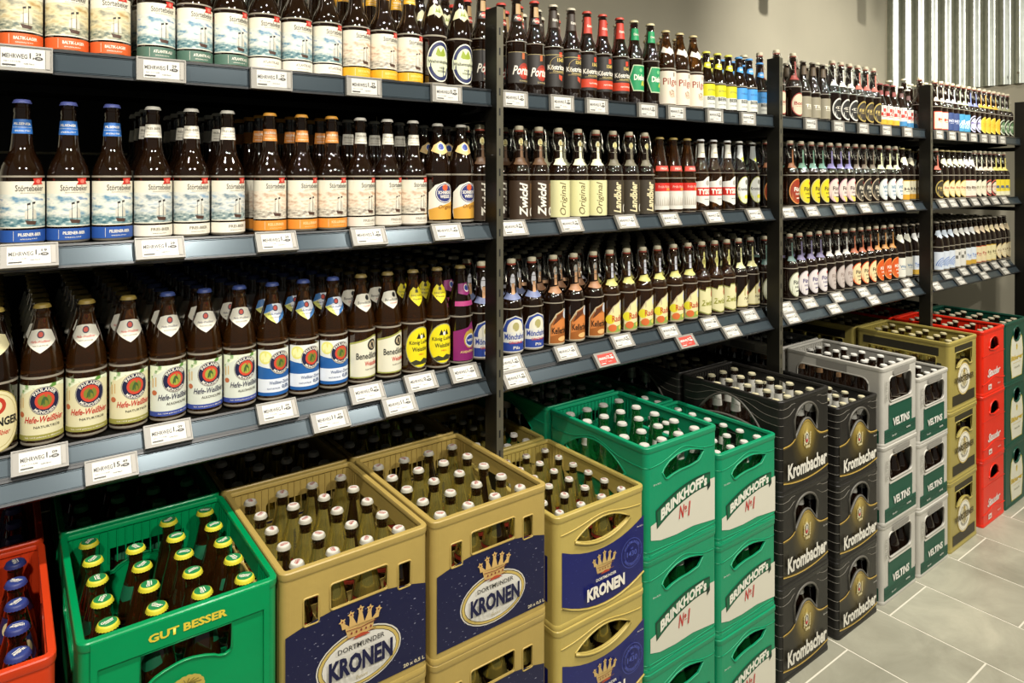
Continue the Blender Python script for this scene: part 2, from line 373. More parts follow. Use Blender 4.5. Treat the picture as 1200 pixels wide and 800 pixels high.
def monastery(bg):
    return dict(t='wheat', g='amber_glass', cap=('#7d6c3c','#7d6c3c'),
      body=[('p', [(-44,16),(44,16),(44,108),(20,112),(-8,104),(-44,96)],'#9a9a4c'), ('p', [(-42,19),(44,19),(44,104),(20,108),(-8,100),(-42,92)],bg), ('e',14,90,13,13,K), ('e',14,90,9,9,'#b9a888'), ('p', [(9,83),(19,83),(17,95),(11,95)],K),
            ('t','Benediktiner',10,66,15,72,{'b':.02},K), ('t','Weissbier',14,48,11,40,{'b':.02},RD), ('t','NATURTRÜB',14,35,4,36,'#6a6250')],
      neck=pentagon('#dcd8c6') + [('e',8,198,6,6,K), ('t','Benediktiner',2,187,6,38,K), ('t','WEISSBIER',3,179,3,18,RD)])
def royal_yellow():
    return dict(t='wheat', g='amber_glass', cap=('#7d6c3c','#7d6c3c'),
      body=[('e',4,65,40,50,'#8c8a68'), ('e',4,65,38,47.5,'#e0d018'), ('p', [(-8,86),(-2,100),(2,92),(6,100),(10,92),(14,100),(20,86)],K), ('e',6,90,4,5,W), ('t','König Ludwig',5,76,12,62,{'b':.02},K), ('t','Weissbier',5,61,11,48,{'b':.02},K), ('t','HELL',6,48,4,16,RD), ('p', [(-24,30),(-10,36),(2,31),(12,38),(30,32),(22,24),(-14,23)],'#3a3a24')],
      neck=[('p', [(-20,200),(-10,210),(0,204),(10,210),(20,200),(22,188),(0,164),(-22,188)],'#e0d018'), ('p', [(-5,196),(5,196),(4,204),(-4,204)],'#4a4424'), ('t','König Ludwig',0,189,5,32,K), ('t','Weissbier',0,181,5,24,K)])
def magenta():
    return dict(t='wheat', g='black_glass', cap=('#7d6c3c','#7d6c3c'),
      body=[('p', [(-38,12),(40,12),(40,78),(22,96),(18,110),(4,96),(-38,86)],'#8a2468'), ('e',12,66,21,24,'#c2a040'), ('e',12,62,17,17,'#d8d8d8'), ('e',12,62,15,13,'#27408e'), ('t','WEISSE',12,62,6,24,{'b':.03},W), ('t','AVENTINUS',8,34,6,54,{'b':.02},'#e0c080')],
      neck=[('p', [(-22,205),(20,207),(24,180),(4,176),(-20,182)],'#8a2468'), ('e',8,194,10,10,W), ('e',8,194,8,7,'#27408e'), ('r',-26,150,30,162,'#b8407c')])
def brewhouse():
    return dict(t='wheat', g='black_glass', cap=('#cfccc0','#b8b4a8'),
      body=[('p', [(-36,14),(36,14),(40,30),(38,82),(24,98),(4,106),(-20,98),(-38,80),(-40,30)],'#ddd8c8'), ('p', [(-36,14),(36,14),(40,30),(38,60),(-39,38)],'#cf9a3a'), ('e',6,78,26,24,'#27306a'), ('o',6,78,24,22,1.4,W), ('e',6,92,8,8,'#c85a30'), ('t','SCHNEIDER',6,80,8,38,{'b':.03},W), ('t','WEISSE',6,70,8,28,{'b':.03},W), ('t','Original',10,44,12,44,{'sh':.3},'#7a4a1c')],
      neck=[('p', [(-20,196),(0,206),(20,196),(26,182),(0,172),(-26,182)],'#d9b878'), ('e',0,192,10,10,W), ('e',0,192,8,8,'#27408e')])
def oval_crest():
    return dict(t='wheat', g='black_glass', cap=('#cfccc0','#b8b4a8'),
      body=[('e',2,62,36,50,'#d9d6c4'), ('e',2,62,33.5,47,'#232a54'), ('e',2,62,25.5,38,'#cdd0b0'), ('r',-34,48,38,72,'#cdd0b0'), ('p', [(-12,78),(-6,96),(2,84),(10,96),(18,78),(10,74),(-6,74)],'#8a9a30'), ('t','Weihenstephaner',3,60,11,66,{'b':.02},K), ('t','HEFE',6,46,5,16,K), ('t','WEISSBIER',6,38,5,28,K)],
      neck=[('p', [(-26,172),(-22,194),(-10,204),(0,198),(10,204),(22,194),(26,172),(10,178),(0,168),(-10,178)],'#c9c39a'), ('p', [(-8,182),(-4,194),(0,186),(4,194),(8,182)],'#7a8a30')])
def longneck(tall_neck, body, neckcol=None, cap='#cfccc0', t='long', g='black_glass', neck=None, sc=1):
    return dict(t=t, g=g, cap=(cap, cap), body=body, neck=neck or [('r',-17,200,17,248 if tall_neck else 236,neckcol)], sc=sc)
def porter(capc):
    return longneck(0, [('r',-40,30,40,112,'#2a2520'), ('l',[(-38,112),(38,112)],1,'#b8a878'), ('r',2,94,11,110,'#a85a30'), ('e',10,62,19,22,'#8f2a1c'), ('e',10,60,14,16,'#b23a24'), ('t','Porter',6,64,24,62,{'sh':.35,'b':.02},W), ('t','SCHWARZBIER',10,36,4,32,'#b8a878')], cap=capc,
        neck=[('r',-8,216,8,244,'#a8885a'), ('r',-16,196,16,214,'#2a2520'), ('e',2,206,9,8,'#a8301c'), ('t','Porter',1,206,8,24,{'sh':.3},W)])
def black_red(red, cap, nk):
    b = [('r',-40,30,40,132,'#24201c'), ('r',4,112,15,126,'#c23c22'), ('t','1543',8,104,10,22,{'b':.03},'#c9b25a'), ('t','Köstritzer',2,84,14,66,{'b':.02},W), ('t','KELLERBIER' if red else 'SCHWARZBIER',4,72,4,40,'#c9b878'), ('l',[(-26,68),(30,68)],.8,'#b8a060')]
    b += [('r',-40,38,40,62,'#c23c1e'), ('t','NATURTRÜB',6,50,5,36,W)] if red else [('l',[(-38,118),(38,118)],1.2,'#c9b878'), ('p', [(2,64),(16,60),(14,46),(3,52)],'#b8452a'), ('o',4,92,28,22,1,'#b8a060')]
    return longneck(1, b, cap=cap, neck=[('r',-18,196,18,244,nk), ('t','Köstritzer',4,218,8,24,{'b':.02},W)])
def hexgreen():
    return longneck(1, [('p', [(-34,82),(-20,122),(40,122),(40,42),(-20,42)],'#b8c8a0'), ('p', [(-31,82),(-18,119),(40,119),(40,45),(-18,45)],'#128a52'), ('e',6,106,6,6,'#7ab880'), ('t','Diebels',8,84,18,52,{'b':.03},W), ('t','ALT',16,66,14,18,{'b':.04},'#d8c83a')], cap='#cfc49a',
        neck=[('r',-18,200,18,236,'#128a52'), ('t','Diebels',2,218,7,22,W)])
def pilger():
    return dict(t='wheat', g='amber_glass', cap=('#c9b888','#b8a878'), body=[('r',-44,12,44,116,'#dcd0bc'), ('p', [(8,98),(12,100),(12,112),(8,112)],K), ('t','Pilger',4,80,28,66,{'b':.01},'#8f3a24'), ('e',2,44,11,13,'#c9b49a'), ('l',[(-8,52),(-2,40),(6,46),(12,34)],2,'#8f5a40'), ('l',[(0,56),(8,50)],2,'#3a3028')],
      neck=[('p', [(-30,178),(-26,196),(-8,188),(0,196),(8,188),(26,196),(30,178),(6,172),(0,166),(-6,172)],'#dcd6c8')])
def craft(col, cap):
    return dict(t='small', g='black_glass', cap=(cap, cap), body=[('r',-32,12,32,92,'#cfd0c4'), ('r',-32,52,32,92,col), ('r',-18,64,20,84,col), ('t','HELLES' if col != '#c9c414' else 'ZITRUS',2,72,6,34,'#5a6a3a' if col == '#c9c414' else '#27507c'), ('t','BEERO',6,44,12,44,{'b':.03},'#3a3a34'), ('t','UNFILTRIERT',2,26,4,34,'#7a7a70')],
      neck=[('p', [(-19,152),(-16,166),(0,168),(16,166),(19,152),(0,146)],col), ('t','BEERO',0,158,6,20,W)])
def swing(g, body, neck, sc=1, ceramic='#c0b89c', gasket='#94402c'): return dict(t='swing', g=g, cap=None, body=body, neck=neck, ceramic=ceramic, gasket=gasket, sc=sc)
def striplabel(c, collar, disk=None):
    n = [('p', [(-5,226),(5,226),(5,178),(12,170),(12,160),(-12,154),(-12,166),(-4,176)] , c)]
    n = [('r',-3.5,168,4.5,222,c), ('p', [(-17,152),(-16,168),(-4,171),(4,171),(16,168),(17,152),(0,150)],collar)]
    if disk: n += [('e',0,212,8,10,disk), ('e',0,212,5,6.5,'#b8a86a')]
    return n
def vertical(txt, bg, fg, side, nk, bo=.03):
    b = [('r',-46,6,46,108,bg), ('t',txt,-3,57,25,92,{'rot':PI/2,'sh':.25,'b':bo},fg)]
    if side: b += [('r',22,20,34,100,side), ('t','BRAUKUNST',28,64,8,60,{'rot':PI/2},bg), ('e',28,24,9,12,W), ('e',28,24,4,8,bg)]
    return swing('black_glass', b, nk)
def beer_oval(bg, edge, txt, tc, neckc, sub='HELL', g='black_glass', sc=1, shape='round', sw=True, extra=[]):
    b = [('e',4,62,36,48,edge), ('e',5,62,33,45,bg), ('t',txt,10,70,16,46,{'b':.03},tc), ('t',sub,12,52,8,36,{'b':.02},tc), ('r',-2,34,24,38,tc), ('e',16,92,5,6,RD)] + extra
    if sw: return swing(g, b, striplabel(neckc, neckc), sc)
    return dict(t='wheat', g=g, cap=('#b8b09a','#b8b09a'), body=b, neck=pentagon(neckc))
def monkblue():
    return swing('black_glass', [('p', [(-38,8),(38,8),(38,70),(26,96),(0,106),(-26,96),(-38,70)],'#c8c4b8'), ('p', [(-36,11),(36,11),(36,69),(24,93),(0,103),(-24,93),(-36,69)],'#27408e'), ('e',2,66,26,30,'#dcd8c4'), ('e',2,76,10,12,'#a8a068'), ('r',-37,34,38,62,'#d4d4cc'), ('t','Mönchshof',2,50,16,66,{'b':.03},'#27408e'), ('t','ORIGINAL',4,34,7,44,{'b':.02},'#b8402c'), ('t','Pils',4,20,8,20,W)],
        [('e',0,196,8,20,'#c8c8cc'), ('r',-4,160,5,190,'#c89a70'), ('p', [(-19,150),(-18,166),(0,160),(18,166),(19,150),(0,146)],'#6c7698')])
def cellar():
    return swing('black_glass', [('p', [(-32,8),(44,8),(44,100),(20,106),(-10,94),(-30,64)],'#b8a888'), ('p', [(-29,11),(44,11),(44,97),(20,103),(-8,91),(-27,62)],'#9a5a24'), ('p', [(-27,30),(44,50),(44,80),(0,76),(-24,60)],'#c87a3c'), ('p', [(-20,60),(6,80),(30,92),(10,96),(-8,88)],'#5a3018'), ('e',28,90,13,14,'#c9ccd0'), ('t','Kellerbier',8,46,18,62,{'b':.03},'#241408'), ('e',12,22,16,7,'#e0b070')],
        [('r',-4,172,5,216,'#c89a70'), ('e',0,212,7,12,'#9a9a94'), ('p', [(-17,152),(-16,166),(16,170),(17,152),(0,148)],'#a07450')])
def radler():
    return swing('amber_glass', [('p', [(-32,8),(44,8),(44,102),(20,106),(-10,90),(-30,60)],'#b8a888'), ('p', [(-29,11),(44,11),(44,99),(20,103),(-8,87),(-27,58)],'#dcd49a'), ('e',-20,50,14,14,'#d8cc2a'), ('p', [(-29,11),(44,11),(44,34),(-29,26)],'#8aa04a'), ('e',28,88,12,14,'#c4c8d0'), ('t','Radler',12,52,19,52,{'b':.02},'#b8402c'), ('e',-12,24,14,11,'#cf6a34'), ('e',20,24,10,7,'#d8cc5a')],
        [('r',-4,172,5,216,'#cfd0d8'), ('p', [(-17,152),(-16,166),(16,172),(17,152),(0,148)],'#b8b264')])
def scroll():
    return swing('amber_glass', [('p', [(-34,20),(0,10),(38,14),(40,96),(16,92),(10,104),(-8,104),(-12,92),(-34,98)],'#8a8a4a'), ('p', [(-31,24),(0,14),(37,18),(38,92),(16,88),(10,100),(-8,100),(-12,88),(-31,94)],'#d8d2a0'), ('t','Zwickl',4,50,20,60,{'b':.03,'sh':.2},'#8a8a30'), ('e',22,80,9,12,'#a85a3c')],
        [('r',-3,168,4,220,'#d4cc80'), ('e',0,188,8,12,'#d4cc80'), ('e',0,188,5,8,'#a8a04a')])
def nature():
    return swing('black_glass', [('p', [(-34,14),(42,14),(42,104),(24,100),(-2,86),(-30,50)],'#a89a5a'), ('p', [(-32,17),(42,17),(42,101),(24,97),(0,84),(-28,50)],'#dcd4a8'), ('e',22,84,8,9,'#5a4a8a'), ('e',18,62,8,7,'#b8402c'), ('t','Natur',14,44,10,40,{'sh':.2},'#4a3a20'), ('t','Pils',20,30,8,20,{'b':.02},'#4a3a20')],
        striplabel('#d8d49a','#d8d49a'))
def red_top():
    return dict(t='cone', g='amber_glass', cap=('#b8a468','#a08a48'), body=[('r',-40,14,40,98,'#d8d4c8'), ('r',-40,72,40,98,'#c8281c'), ('t','Früh Kölsch',4,86,8,52,{'b':.02},'#e0a898'), ('r',6,74,30,82,'#d8843a')] + [('p', [(x-3,26),(x+3,26),(x,48+((x*7) % 13))],'#b8b0a0') for x in range(-30, 36, 7)],
        neck=[('r',-28,136,28,152,'#c8402c'), ('t','FRÜH',0,144,8,24,W)])
def banner():
    return dict(t='long', g='amber_glass', sc=.93, cap=('#d8d8d4','#d8d8d4'), body=[('p', [(-40,40),(-10,30),(4,22),(20,24),(40,40),(40,116),(24,128),(8,126),(-10,112),(-40,108)],'#dcdad0'), ('r',-40,58,40,88,'#c8281c'), ('t','TYSKIE',4,73,20,64,{'b':.05},W), ('e',10,104,9,10,'#a8a49a'), ('t','GRONIE',6,46,4,22,K)],
        neck=[('r',-18,196,18,246,'#d4d2c4'), ('r',-8,212,10,216,'#a8a070')])
def lemonoval():
    return dict(t='long', g='black_glass', sc=.93, cap=('#c8c8bc','#c8c8bc'), body=[('e',4,76,34,52,'#a8aa5a'), ('e',4,76,32,49,'#d4d6cc'), ('p', [(-24,52),(32,52),(26,36),(4,28),(-16,36)],'#c8c83a'), ('t','Krombacher',4,80,13,60,{'b':.02},K), ('e',10,106,7,10,'#7a7a6a'), ('e',10,50,12,8,'#dcd83a')],
        neck=[('p', [(-19,200),(-17,246),(17,246),(19,196),(4,184)],'#c8ccc8'), ('p', [(-6,196),(19,208),(19,196),(4,184)],'#c8c84a')])
def plain(t, g, cap, main, accent, txt, tc, neckc, sc=1, shape='rect', low=None, x0=-40, z0=12, z1=100, sw=False):
    if shape == 'rect': b = [('r',x0,z0,40,z1,main)]
    elif shape == 'ring': b = [('e',4,(z0+z1)/2,35,(z1-z0)/2,accent), ('e',4,(z0+z1)/2,30,(z1-z0)/2-6,'#1c1a14'), ('e',4,(z0+z1)/2,24,(z1-z0)/2-13,main)]
    elif shape == 'oval': b = [('e',4,(z0+z1)/2,36,(z1-z0)/2,accent), ('e',4,(z0+z1)/2,33,(z1-z0)/2-4,main)]
    elif shape == 'frame': b = [('r',x0,z0,40,z1,accent), ('r',x0+4,z0+4,36,z1-4,main)]
    elif shape == 'wave': b = [('r',x0,z0,40,z1,main)] + [('o',6,z0-10+i*4,44-i*9,70-i*14,4,.3,2.7,accent) for i in range(4)]
    elif shape == 'check': b = [('r',x0,z0,40,z1,main)] + [('r',x0+16*i,z1-30-18*(i % 2),x0+16*i+14,z1-14-18*(i % 2),accent) for i in range(5)]
    if low: b += [('r',x0,z0,40,z0+(z1-z0)*.26,low)]
    if txt: b += [('t',txt,6,(z0+z1)/2+4,14,52,{'b':.03},tc), ('l',[(-14,(z0+z1)/2-8),(28,(z0+z1)/2-8)],2,tc)]
    if sw: return swing(g, b, striplabel(neckc, neckc), sc)
    H = PROF[t]['H']
    if t == 'wheat': n = pentagon(neckc)
    elif t == 'small': n = [('r',-17,150,17,172,neckc)]
    else: n = [('r',-18,H-60,18,H-22,neckc)]
    return dict(t=t, g=g, cap=(cap, cap), body=b, neck=n, sc=sc)
ST = {
 'sea_orange': (seafarer('dusk_seascape','#cf5a26','BALTIK-LAGER',W,'#cf5a26','LAGER','#b8b4a8'), 'ship-label bottle, red-orange bottom strip'),
 'sea_green': (seafarer('blue_seascape','#4c6a5a','ATLANTIK-ALE',W,'#4c6a5a','ALE','#b8b4a8'), 'ship-label bottle, sage green bottom strip'),
 'sea_pale': (seafarer('blue_seascape',W,'ATLANTIK-ALE','#77705f',W,'ALE','#b8b4a8','#77705f'), 'blue-sea ship-label bottle, white bottom strip'),
 'sea_yellow': (seafarer('warm_seascape','#e0a822','BERNSTEIN','#f0d070','#e0a822','WEIZEN','#e0a822'), 'ship-label bottle, golden yellow bottom strip'),
 'sea_blue': (seafarer('blue_seascape','#26509a','PILSENER-BIER',W,'#2a66b0','PILSENER','#5a64a8'), 'ship-label bottle, royal blue strip, blue cap'),
 'sea_white': (seafarer('grey_seascape',W,'FREI-BIER','#77705f',W,'FREI-BIER','#c8c4b8','#77705f'), 'grey-sea ship-label bottle, white strip'),
 'sea_amber': (seafarer('warm_seascape','#dc8a30','KELLERBIER','#f0c890','#d8883a','KELLERBIER','#d89a3a'), 'ship-label bottle, soft orange bottom strip'),
 'sea_cream': (seafarer('warm_seascape','#dcd4c4','FREI-ALE','#8a8270','#dcd8c8','FREI-BIER','#c8c4b8','#8a8270'), 'sepia ship-label bottle, white strip'),
 'crest': (oval_crest(), 'dark bottle, blue-ringed oval label'),
 'brewhouse': (brewhouse(), 'white-capped bottle, round blue emblem over orange'),
 'monk_red': (monk('#ddd6ae', RD, 'NATURTRÜB', '#9a9448', '#8a7636'), 'wheat beer bottle, cream label, red script'),
 'monk_navy': (monk('#d6dacb', '#3c3c50', 'ALKOHOLFREI', '#3a4c96', '#34447a', inner='#9aa040'), 'wheat beer bottle, white label, dark script'),
 'monk_lemon': (monk('#dfe2dc', '#2c4878', 'ALKOHOLFREI', '#3a4c96', '#34447a', 'lemon'), 'wheat beer bottle, lemon and blue label'),
 'abbey': (monastery('#dcd8c0'), 'brown bottle, white label, black emblem'),
 'king': (royal_yellow(), 'brown bottle, bright yellow round label'),
 'magenta': (magenta(), 'dark bottle, magenta label'),
 'ger': (dict(t='wheat', g='black_glass', cap=('#a8924a','#a8924a'), body=[('e',2,60,42,54,'#a89a5a'), ('e',2,60,40,52,'#dcd2a4'), ('o',2,60,36,47,1.2,'#b8a86a'), ('e',4,86,14,15,'#b83a24'), ('e',4,86,8,9,'#d8cca0'), ('t','ERDINGER',8,58,15,66,{'b':.04},K), ('t','Weißbier',8,40,9,34,{'sh':.3},RD)], neck=pentagon('#dcd2a4')+[('e',0,196,7,8,'#27408e')]), 'brown bottle, cream oval label, bold black lettering'),
 'porter': (porter('#b83a2c'), 'black longneck, white script over red disc'),
 'kost': (black_red(0,'#b8b09a','#3a3026'), 'black longneck, gold lines, red square'),
 'kost_red': (black_red(1,'#b84434','#b83a28'), 'black longneck, red neck, red band'),
 'hexgreen': (hexgreen(), 'black longneck, green six-sided label'),
 'pilger': (pilger(), 'amber bottle, plain pale label'),
 'craft_yellow': (craft('#c9c414','#c9c442'), 'short bottle, lime yellow cap'),
 'craft_blue': (craft('#3f8fd0','#3a80b8'), 'short bottle, sky blue cap'),
 'zwickl': (vertical('Zwickl','#3a2a1a',W,'#7a5a34',striplabel('#6a4c30','#5a4028','#d8d49a')), 'swing-top bottle, dark brown label'),
 'original': (vertical('Original','#d4d09a','#5a4c2a',None,striplabel('#dcdab4','#dcdab4','#dcdab4'), .008), 'swing-top bottle, pale cream label'),
 'land': (vertical('Landbier','#3c3426','#d8cca0','#5a4c34',striplabel('#5a5440','#6a6450','#d8d49a')), 'swing-top bottle, olive brown label'),
 'redtop': (red_top(), 'conical bottle, red and white label'),
 'banner': (banner(), 'white-capped bottle, red banner label'),
 'lemon': (lemonoval(), 'dark bottle, white oval, lemon motif'),
 'monch': (monkblue(), 'swing-top bottle, blue-arched label'),
 'cellar': (cellar(), 'swing-top bottle, orange brown label'),
 'radler': (radler(), 'swing-top bottle, pale yellow arched label'),
 'scroll': (scroll(), 'swing-top bottle, cream scroll label'),
 'nature': (nature(), 'swing-top bottle, cream rounded label'),
 'fu_green': (beer_oval('#d4d6c0','#8a8a6a','Füchs',K,'#4c665e'), 'swing-top bottle, white oval, teal neck'),
 'fu_amber': (beer_oval('#8f2e10','#d08a4a','Füchs',W,'#7a4a24','DUNKEL'), 'swing-top bottle, rust red oval'),
 'fu_yellow': (beer_oval('#d6c41e','#b8b070','Füchs',K,'#4a6e58'), 'swing-top bottle, bright yellow oval'),
 'fu_pink': (beer_oval('#dcc8bc','#b8909a','Füchs',K,'#665c88','RADLER',extra=[('p', [(-14,40),(24,30),(30,18),(4,14)],'#e0c860')]), 'swing-top bottle, pink oval, violet neck'),
 'fu_black': (beer_oval('#2c2820','#b8a88a','Füchs','#d8d0b8','#5a4c38'), 'swing-top bottle, black oval with beige rim'),
 'fu_blue': (beer_oval('#d8dcd4','#a8aca4','WEISS','#28688c','#d4d2a4','BIER'), 'swing-top bottle, white oval, blue lettering'),
 'fu_violet': (beer_oval('#d8d0cc','#a8a0a0','Fürst','#3a3468','#67607e'), 'swing-top bottle, white oval, violet neck'),
 'fu_grey': (beer_oval('#b8aca4','#8a8078','Fürst','#8a7a70','#b8b4ac'), 'swing-top bottle, grey oval'),
 'fu_peach': (beer_oval('#e0cc9a','#c8501c','Fürst',K,'#9a5434'), 'swing-top bottle, cream oval, orange neck'),
 'fu_orange': (beer_oval('#c8541a','#d88a4a','FÜRST',W,'#b07a3c'), 'swing-top bottle, orange oval'),
 'redoval': (plain('swing','black_glass','','#c8bca0','#8f2c20','Bock','#8f2c20','#8a3a30',shape='oval',sw=True), 'swing-top bottle, red-rimmed beige oval'),
 'tild': (plain('stein','black_glass','#8a8270','#8f8872','#5a5040','TILL','#dcd8c4','#5a4c38',sc=.92), 'brown bottle, taupe label'),
 'whitering': (plain('swing','black_glass','','#1c1a14','#d4d2c8','G',W,'#d8d2c0',shape='ring',sw=True), 'swing-top bottle, white ring label'),
 'goldring': (plain('swing','black_glass','','#3a3020','#a8924a','E','#c8b060','#b8604a',shape='ring',sw=True), 'swing-top bottle, gold ring label'),
 'smallred': (plain('small','black_glass','#8a3028','#d8d4c8','#b83228','ROT',RD,'#7a3028',shape='check',low='#d8a82a',sc=.95), 'short bottle, red chequered label, yellow foot'),
 'smallblue': (plain('small','black_glass','#c8c4b8','#d8d4cc','#b84a40','BLAU',RD,'#5a3a34',shape='check',low='#3a80b0',sc=.95), 'short bottle, chequered label, blue foot'),
 'brownring': (plain('swing','black_glass','','#8a4a30','#c8b888','H',W,'#5a4030',shape='ring',sw=True), 'swing-top bottle, brown crest in beige ring'),
 'goldcrown': (plain('wheat','black_glass','#a89a5a','#dcd4b4','#b89430','Hell',K,'#d8d2b4',shape='frame',low='#d09a2a'), 'crown-capped bottle, golden framed label'),
 'tealring': (plain('wheat','black_glass','#b8b09a','#c8d0c8','#2a8a78','S','#1c5a50','#b8d0c8',shape='ring'), 'crown-capped bottle, teal ring label'),
 'paperwhite': (plain('wheat','black_glass','#8a8270','#d8d6c8','#b8b8a8','Weiss','#5a7a98','#dcdac8'), 'crown-capped bottle, plain white label'),
 'creamred': (plain('swing','black_glass','','#dcccae','#b8402c','K','#b83a24','#d8ccb4',shape='frame',sw=True), 'swing-top bottle, cream label with red letter'),
 'navy': (plain('swing','black_glass','','#2c4070','#c8ccd4','NORD','#c8ccd8','#b8bcc0',sw=True), 'swing-top bottle, navy label'),
 'skyblue': (plain('swing','black_glass','','#3a8ab0','#c8dce4','SEE','#e0d8c0','#c8d4a8',shape='wave',sw=True), 'swing-top bottle, sky blue label'),
 'violetring': (plain('swing','black_glass','','#c8c8dc','#b8b8d4','M','#5a4a8a','#7a84b8',shape='ring',sw=True), 'swing-top bottle, pale violet ring'),
 'gold': (plain('swing','black_glass','','#d8ac2a','#e0c860','Z','#8a5a14','#c89a34',shape='oval',sw=True), 'swing-top bottle, golden oval label'),
 'moss': (plain('swing','black_glass','','#5a7a50','#b8c0a8','B','#c8d0b8','#8a8a6a',shape='ring',sw=True), 'swing-top bottle, moss green ring'),
 'goldcream': (plain('wheat','black_glass','#c8b478','#dcd0a0','#b89a3a','Export','#a8402c','#dcd4b0',shape='oval'), 'crown-capped bottle, gold-rimmed cream oval'),
 'boxed': (plain('wheat','black_glass','#b8b09a','#dcd4c0','#8a3c2c','Bier','#5a4030','#dcd4c8',shape='frame'), 'crown-capped bottle, thin red frame'),
 'creamring': (plain('swing','black_glass','','#d8d2b8','#c8c4a8','P','#7a7450','#d4ccb4',shape='oval',sw=True), 'swing-top bottle, creamy white oval'),
 'redring': (plain('swing','black_glass','','#d8ccb4','#b8584a','R','#8f3c2c','#d4c4a8',shape='ring',sw=True), 'swing-top bottle, pale red ring'),
 'yellowband': (plain('swing','black_glass','','#d4c02e','#d8d8c8','L','#4a5a7a','#d0c46a',sw=True,low='#d8d4b0'), 'swing-top bottle, yellow banded label'),
 'bavarian': (plain('wheat','black_glass','#8a8270','#ccd4dc','#3f6cb0','','#3f6cb0','#c8d4e0',shape='wave'), 'crown-capped bottle, blue wave on white'),
 'chequer': (plain('wheat','black_glass','#8a8270','#d8d6cc','#6a6a60','','#3a3a34','#d8d8d0',shape='check'), 'crown-capped bottle, grey chequered label'),
 'bluewhite': (plain('wheat','black_glass','#8a8270','#d4dade','#6a94c8','Tucher','#3f6cb0','#dcdcd8',low='#c8a03a'), 'crown-capped bottle, blue lettering, gold foot'),
 'peachframe': (plain('wheat','black_glass','#8a8270','#e0d0a4','#c05a30','Franz','#a8402c','#dcc8a8',shape='frame'), 'crown-capped bottle, orange frame'),
 'yellowtop': (plain('wheat','black_glass','#8a8270','#dcd2a0','#d0a82a','Hof','#5a4a20','#dccca0',shape='frame'), 'crown-capped bottle, yellow frame'),
 'creamoval': (plain('wheat','black_glass','#8a8270','#dccfa8','#c8b078','Gut','#6a4a24','#dccaa4',shape='oval'), 'crown-capped bottle, cream oval label'),
}
KIT = {}
def kit(key):
    """the shared meshes of one kind of bottle: [(part name, mesh, part label)]"""
    if key in KIT: return KIT[key]
    d, _ = ST[key]; t = d['t']; sc = d.get('sc', 1) or 1; parts = []
    gk = ('glass', t, d['g'], sc)
    if gk not in KIT: KIT[gk] = body_mesh(t, d['g'], sc)
    parts.append(('glass_body', KIT[gk]))
    if d['cap']:
        ck = ('cap', t, d['cap'], sc)
        if ck not in KIT: KIT[ck] = cap_mesh(t, d['cap'][0], d['cap'][1], sc)
        parts.append(('crown_cap', KIT[ck]))
    else:
        ck = ('stop', t, d['ceramic'], d['gasket'])
        if ck not in KIT: KIT[ck] = stopper_meshes(t, d['ceramic'], d['gasket'])
        parts += list(zip(('ceramic_stopper', 'rubber_gasket', 'wire_bail'), KIT[ck]))
    parts.append(('front_label', art_mesh('front_label', d['body'], wrap(t, sc), 7)))
    nz = [o for o in d['neck']]; zs = [v[1] for v in art(nz)[0]]
    parts.append(('neck_label', art_mesh('neck_label', nz, wrap(t, sc, (min(zs)+max(zs))/2), 5, 7)))
    KIT[key] = parts
    return parts
def bottle(key, loc, label, group, rz):
    sw = not ST[key][0]['cap']
    t = thing('swing_top_bottle' if sw else {'long': 'longneck_bottle', 'small': 'short_beer_bottle', 'stein': 'shouldered_beer_bottle'}.get(ST[key][0]['t'], 'beer_bottle'), label, 'bottle', loc, rz, group)
    t.scale = (.968, .968, 1)
    for n, me in kit(key): link(n, me, t)
    return t
# ------------------------------------------------------------------ setting
YB = 2.245; XE = 4.86; H0 = 1.55
def ratio(px):                                        # X / Y of the vertical line seen at pixel column px
    t = (px-600)/803; return (.596+.803*t)/(.803-.596*t)
def slab(name, x0, y0, z0, x1, y1, z1, m, parent=None):
    b = MB(); b.box(x0, y0, z0, x1, y1, z1, m); o = b.obj(name, parent); return o if parent else structure(o)
m = mat('floor_tile', .42); nt = m.node_tree; bs = nt.nodes['Principled BSDF']
geo = nt.nodes.new('ShaderNodeNewGeometry'); n1 = nt.nodes.new('ShaderNodeTexNoise'); n1.inputs['Scale'].default_value = 3.2; n1.inputs['Detail'].default_value = 8; n1.inputs['Roughness'].default_value = .65; n1.inputs['Distortion'].default_value = .8
nt.links.new(geo.outputs['Position'], n1.inputs['Vector'])
fc = ramp(nt, n1.outputs['Fac'], [(.3, '#838171'), (.55, '#989685'), (.75, '#aba895')])
oi = nt.nodes.new('ShaderNodeObjectInfo'); mr = nt.nodes.new('ShaderNodeMapRange'); mr.inputs['To Min'].default_value = .86; mr.inputs['To Max'].default_value = 1.06
nt.links.new(oi.outputs['Random'], mr.inputs['Value'])
hs = nt.nodes.new('ShaderNodeHueSaturation'); nt.links.new(mr.outputs[0], hs.inputs['Value']); nt.links.new(fc, hs.inputs['Color'])
nt.links.new(hs.outputs['Color'], bs.inputs['Base Color'])
bu = nt.nodes.new('ShaderNodeBump'); bu.inputs['Strength'].default_value = .12; bu.inputs['Distance'].default_value = .003
nt.links.new(n1.outputs['Fac'], bu.inputs['Height']); nt.links.new(bu.outputs['Normal'], bs.inputs['Normal'])
floor = slab('floor', -2.2, -3.2, -.08, XE, YB, -.0012, 'grout')
b = MB(); tw, tl, gp = .2875, .5885, .0022
b.box(-tw/2+gp, -tl/2+gp, -.008, tw/2-gp, tl/2-gp, 0, 'floor_tile'); tile = b.mesh('tile')
for i in range(-13, 10):
    for j in range(-8, 2):
        x = 2.221+.29*i+.145; y = (1.147 if i % 2 else .852)+.59*j+.295+.59
        if x > XE-.12: continue
        if y-tl/2 > YB-.1 or y+tl/2 > YB: continue
        link('tile', tile, floor, (x, y, 0))
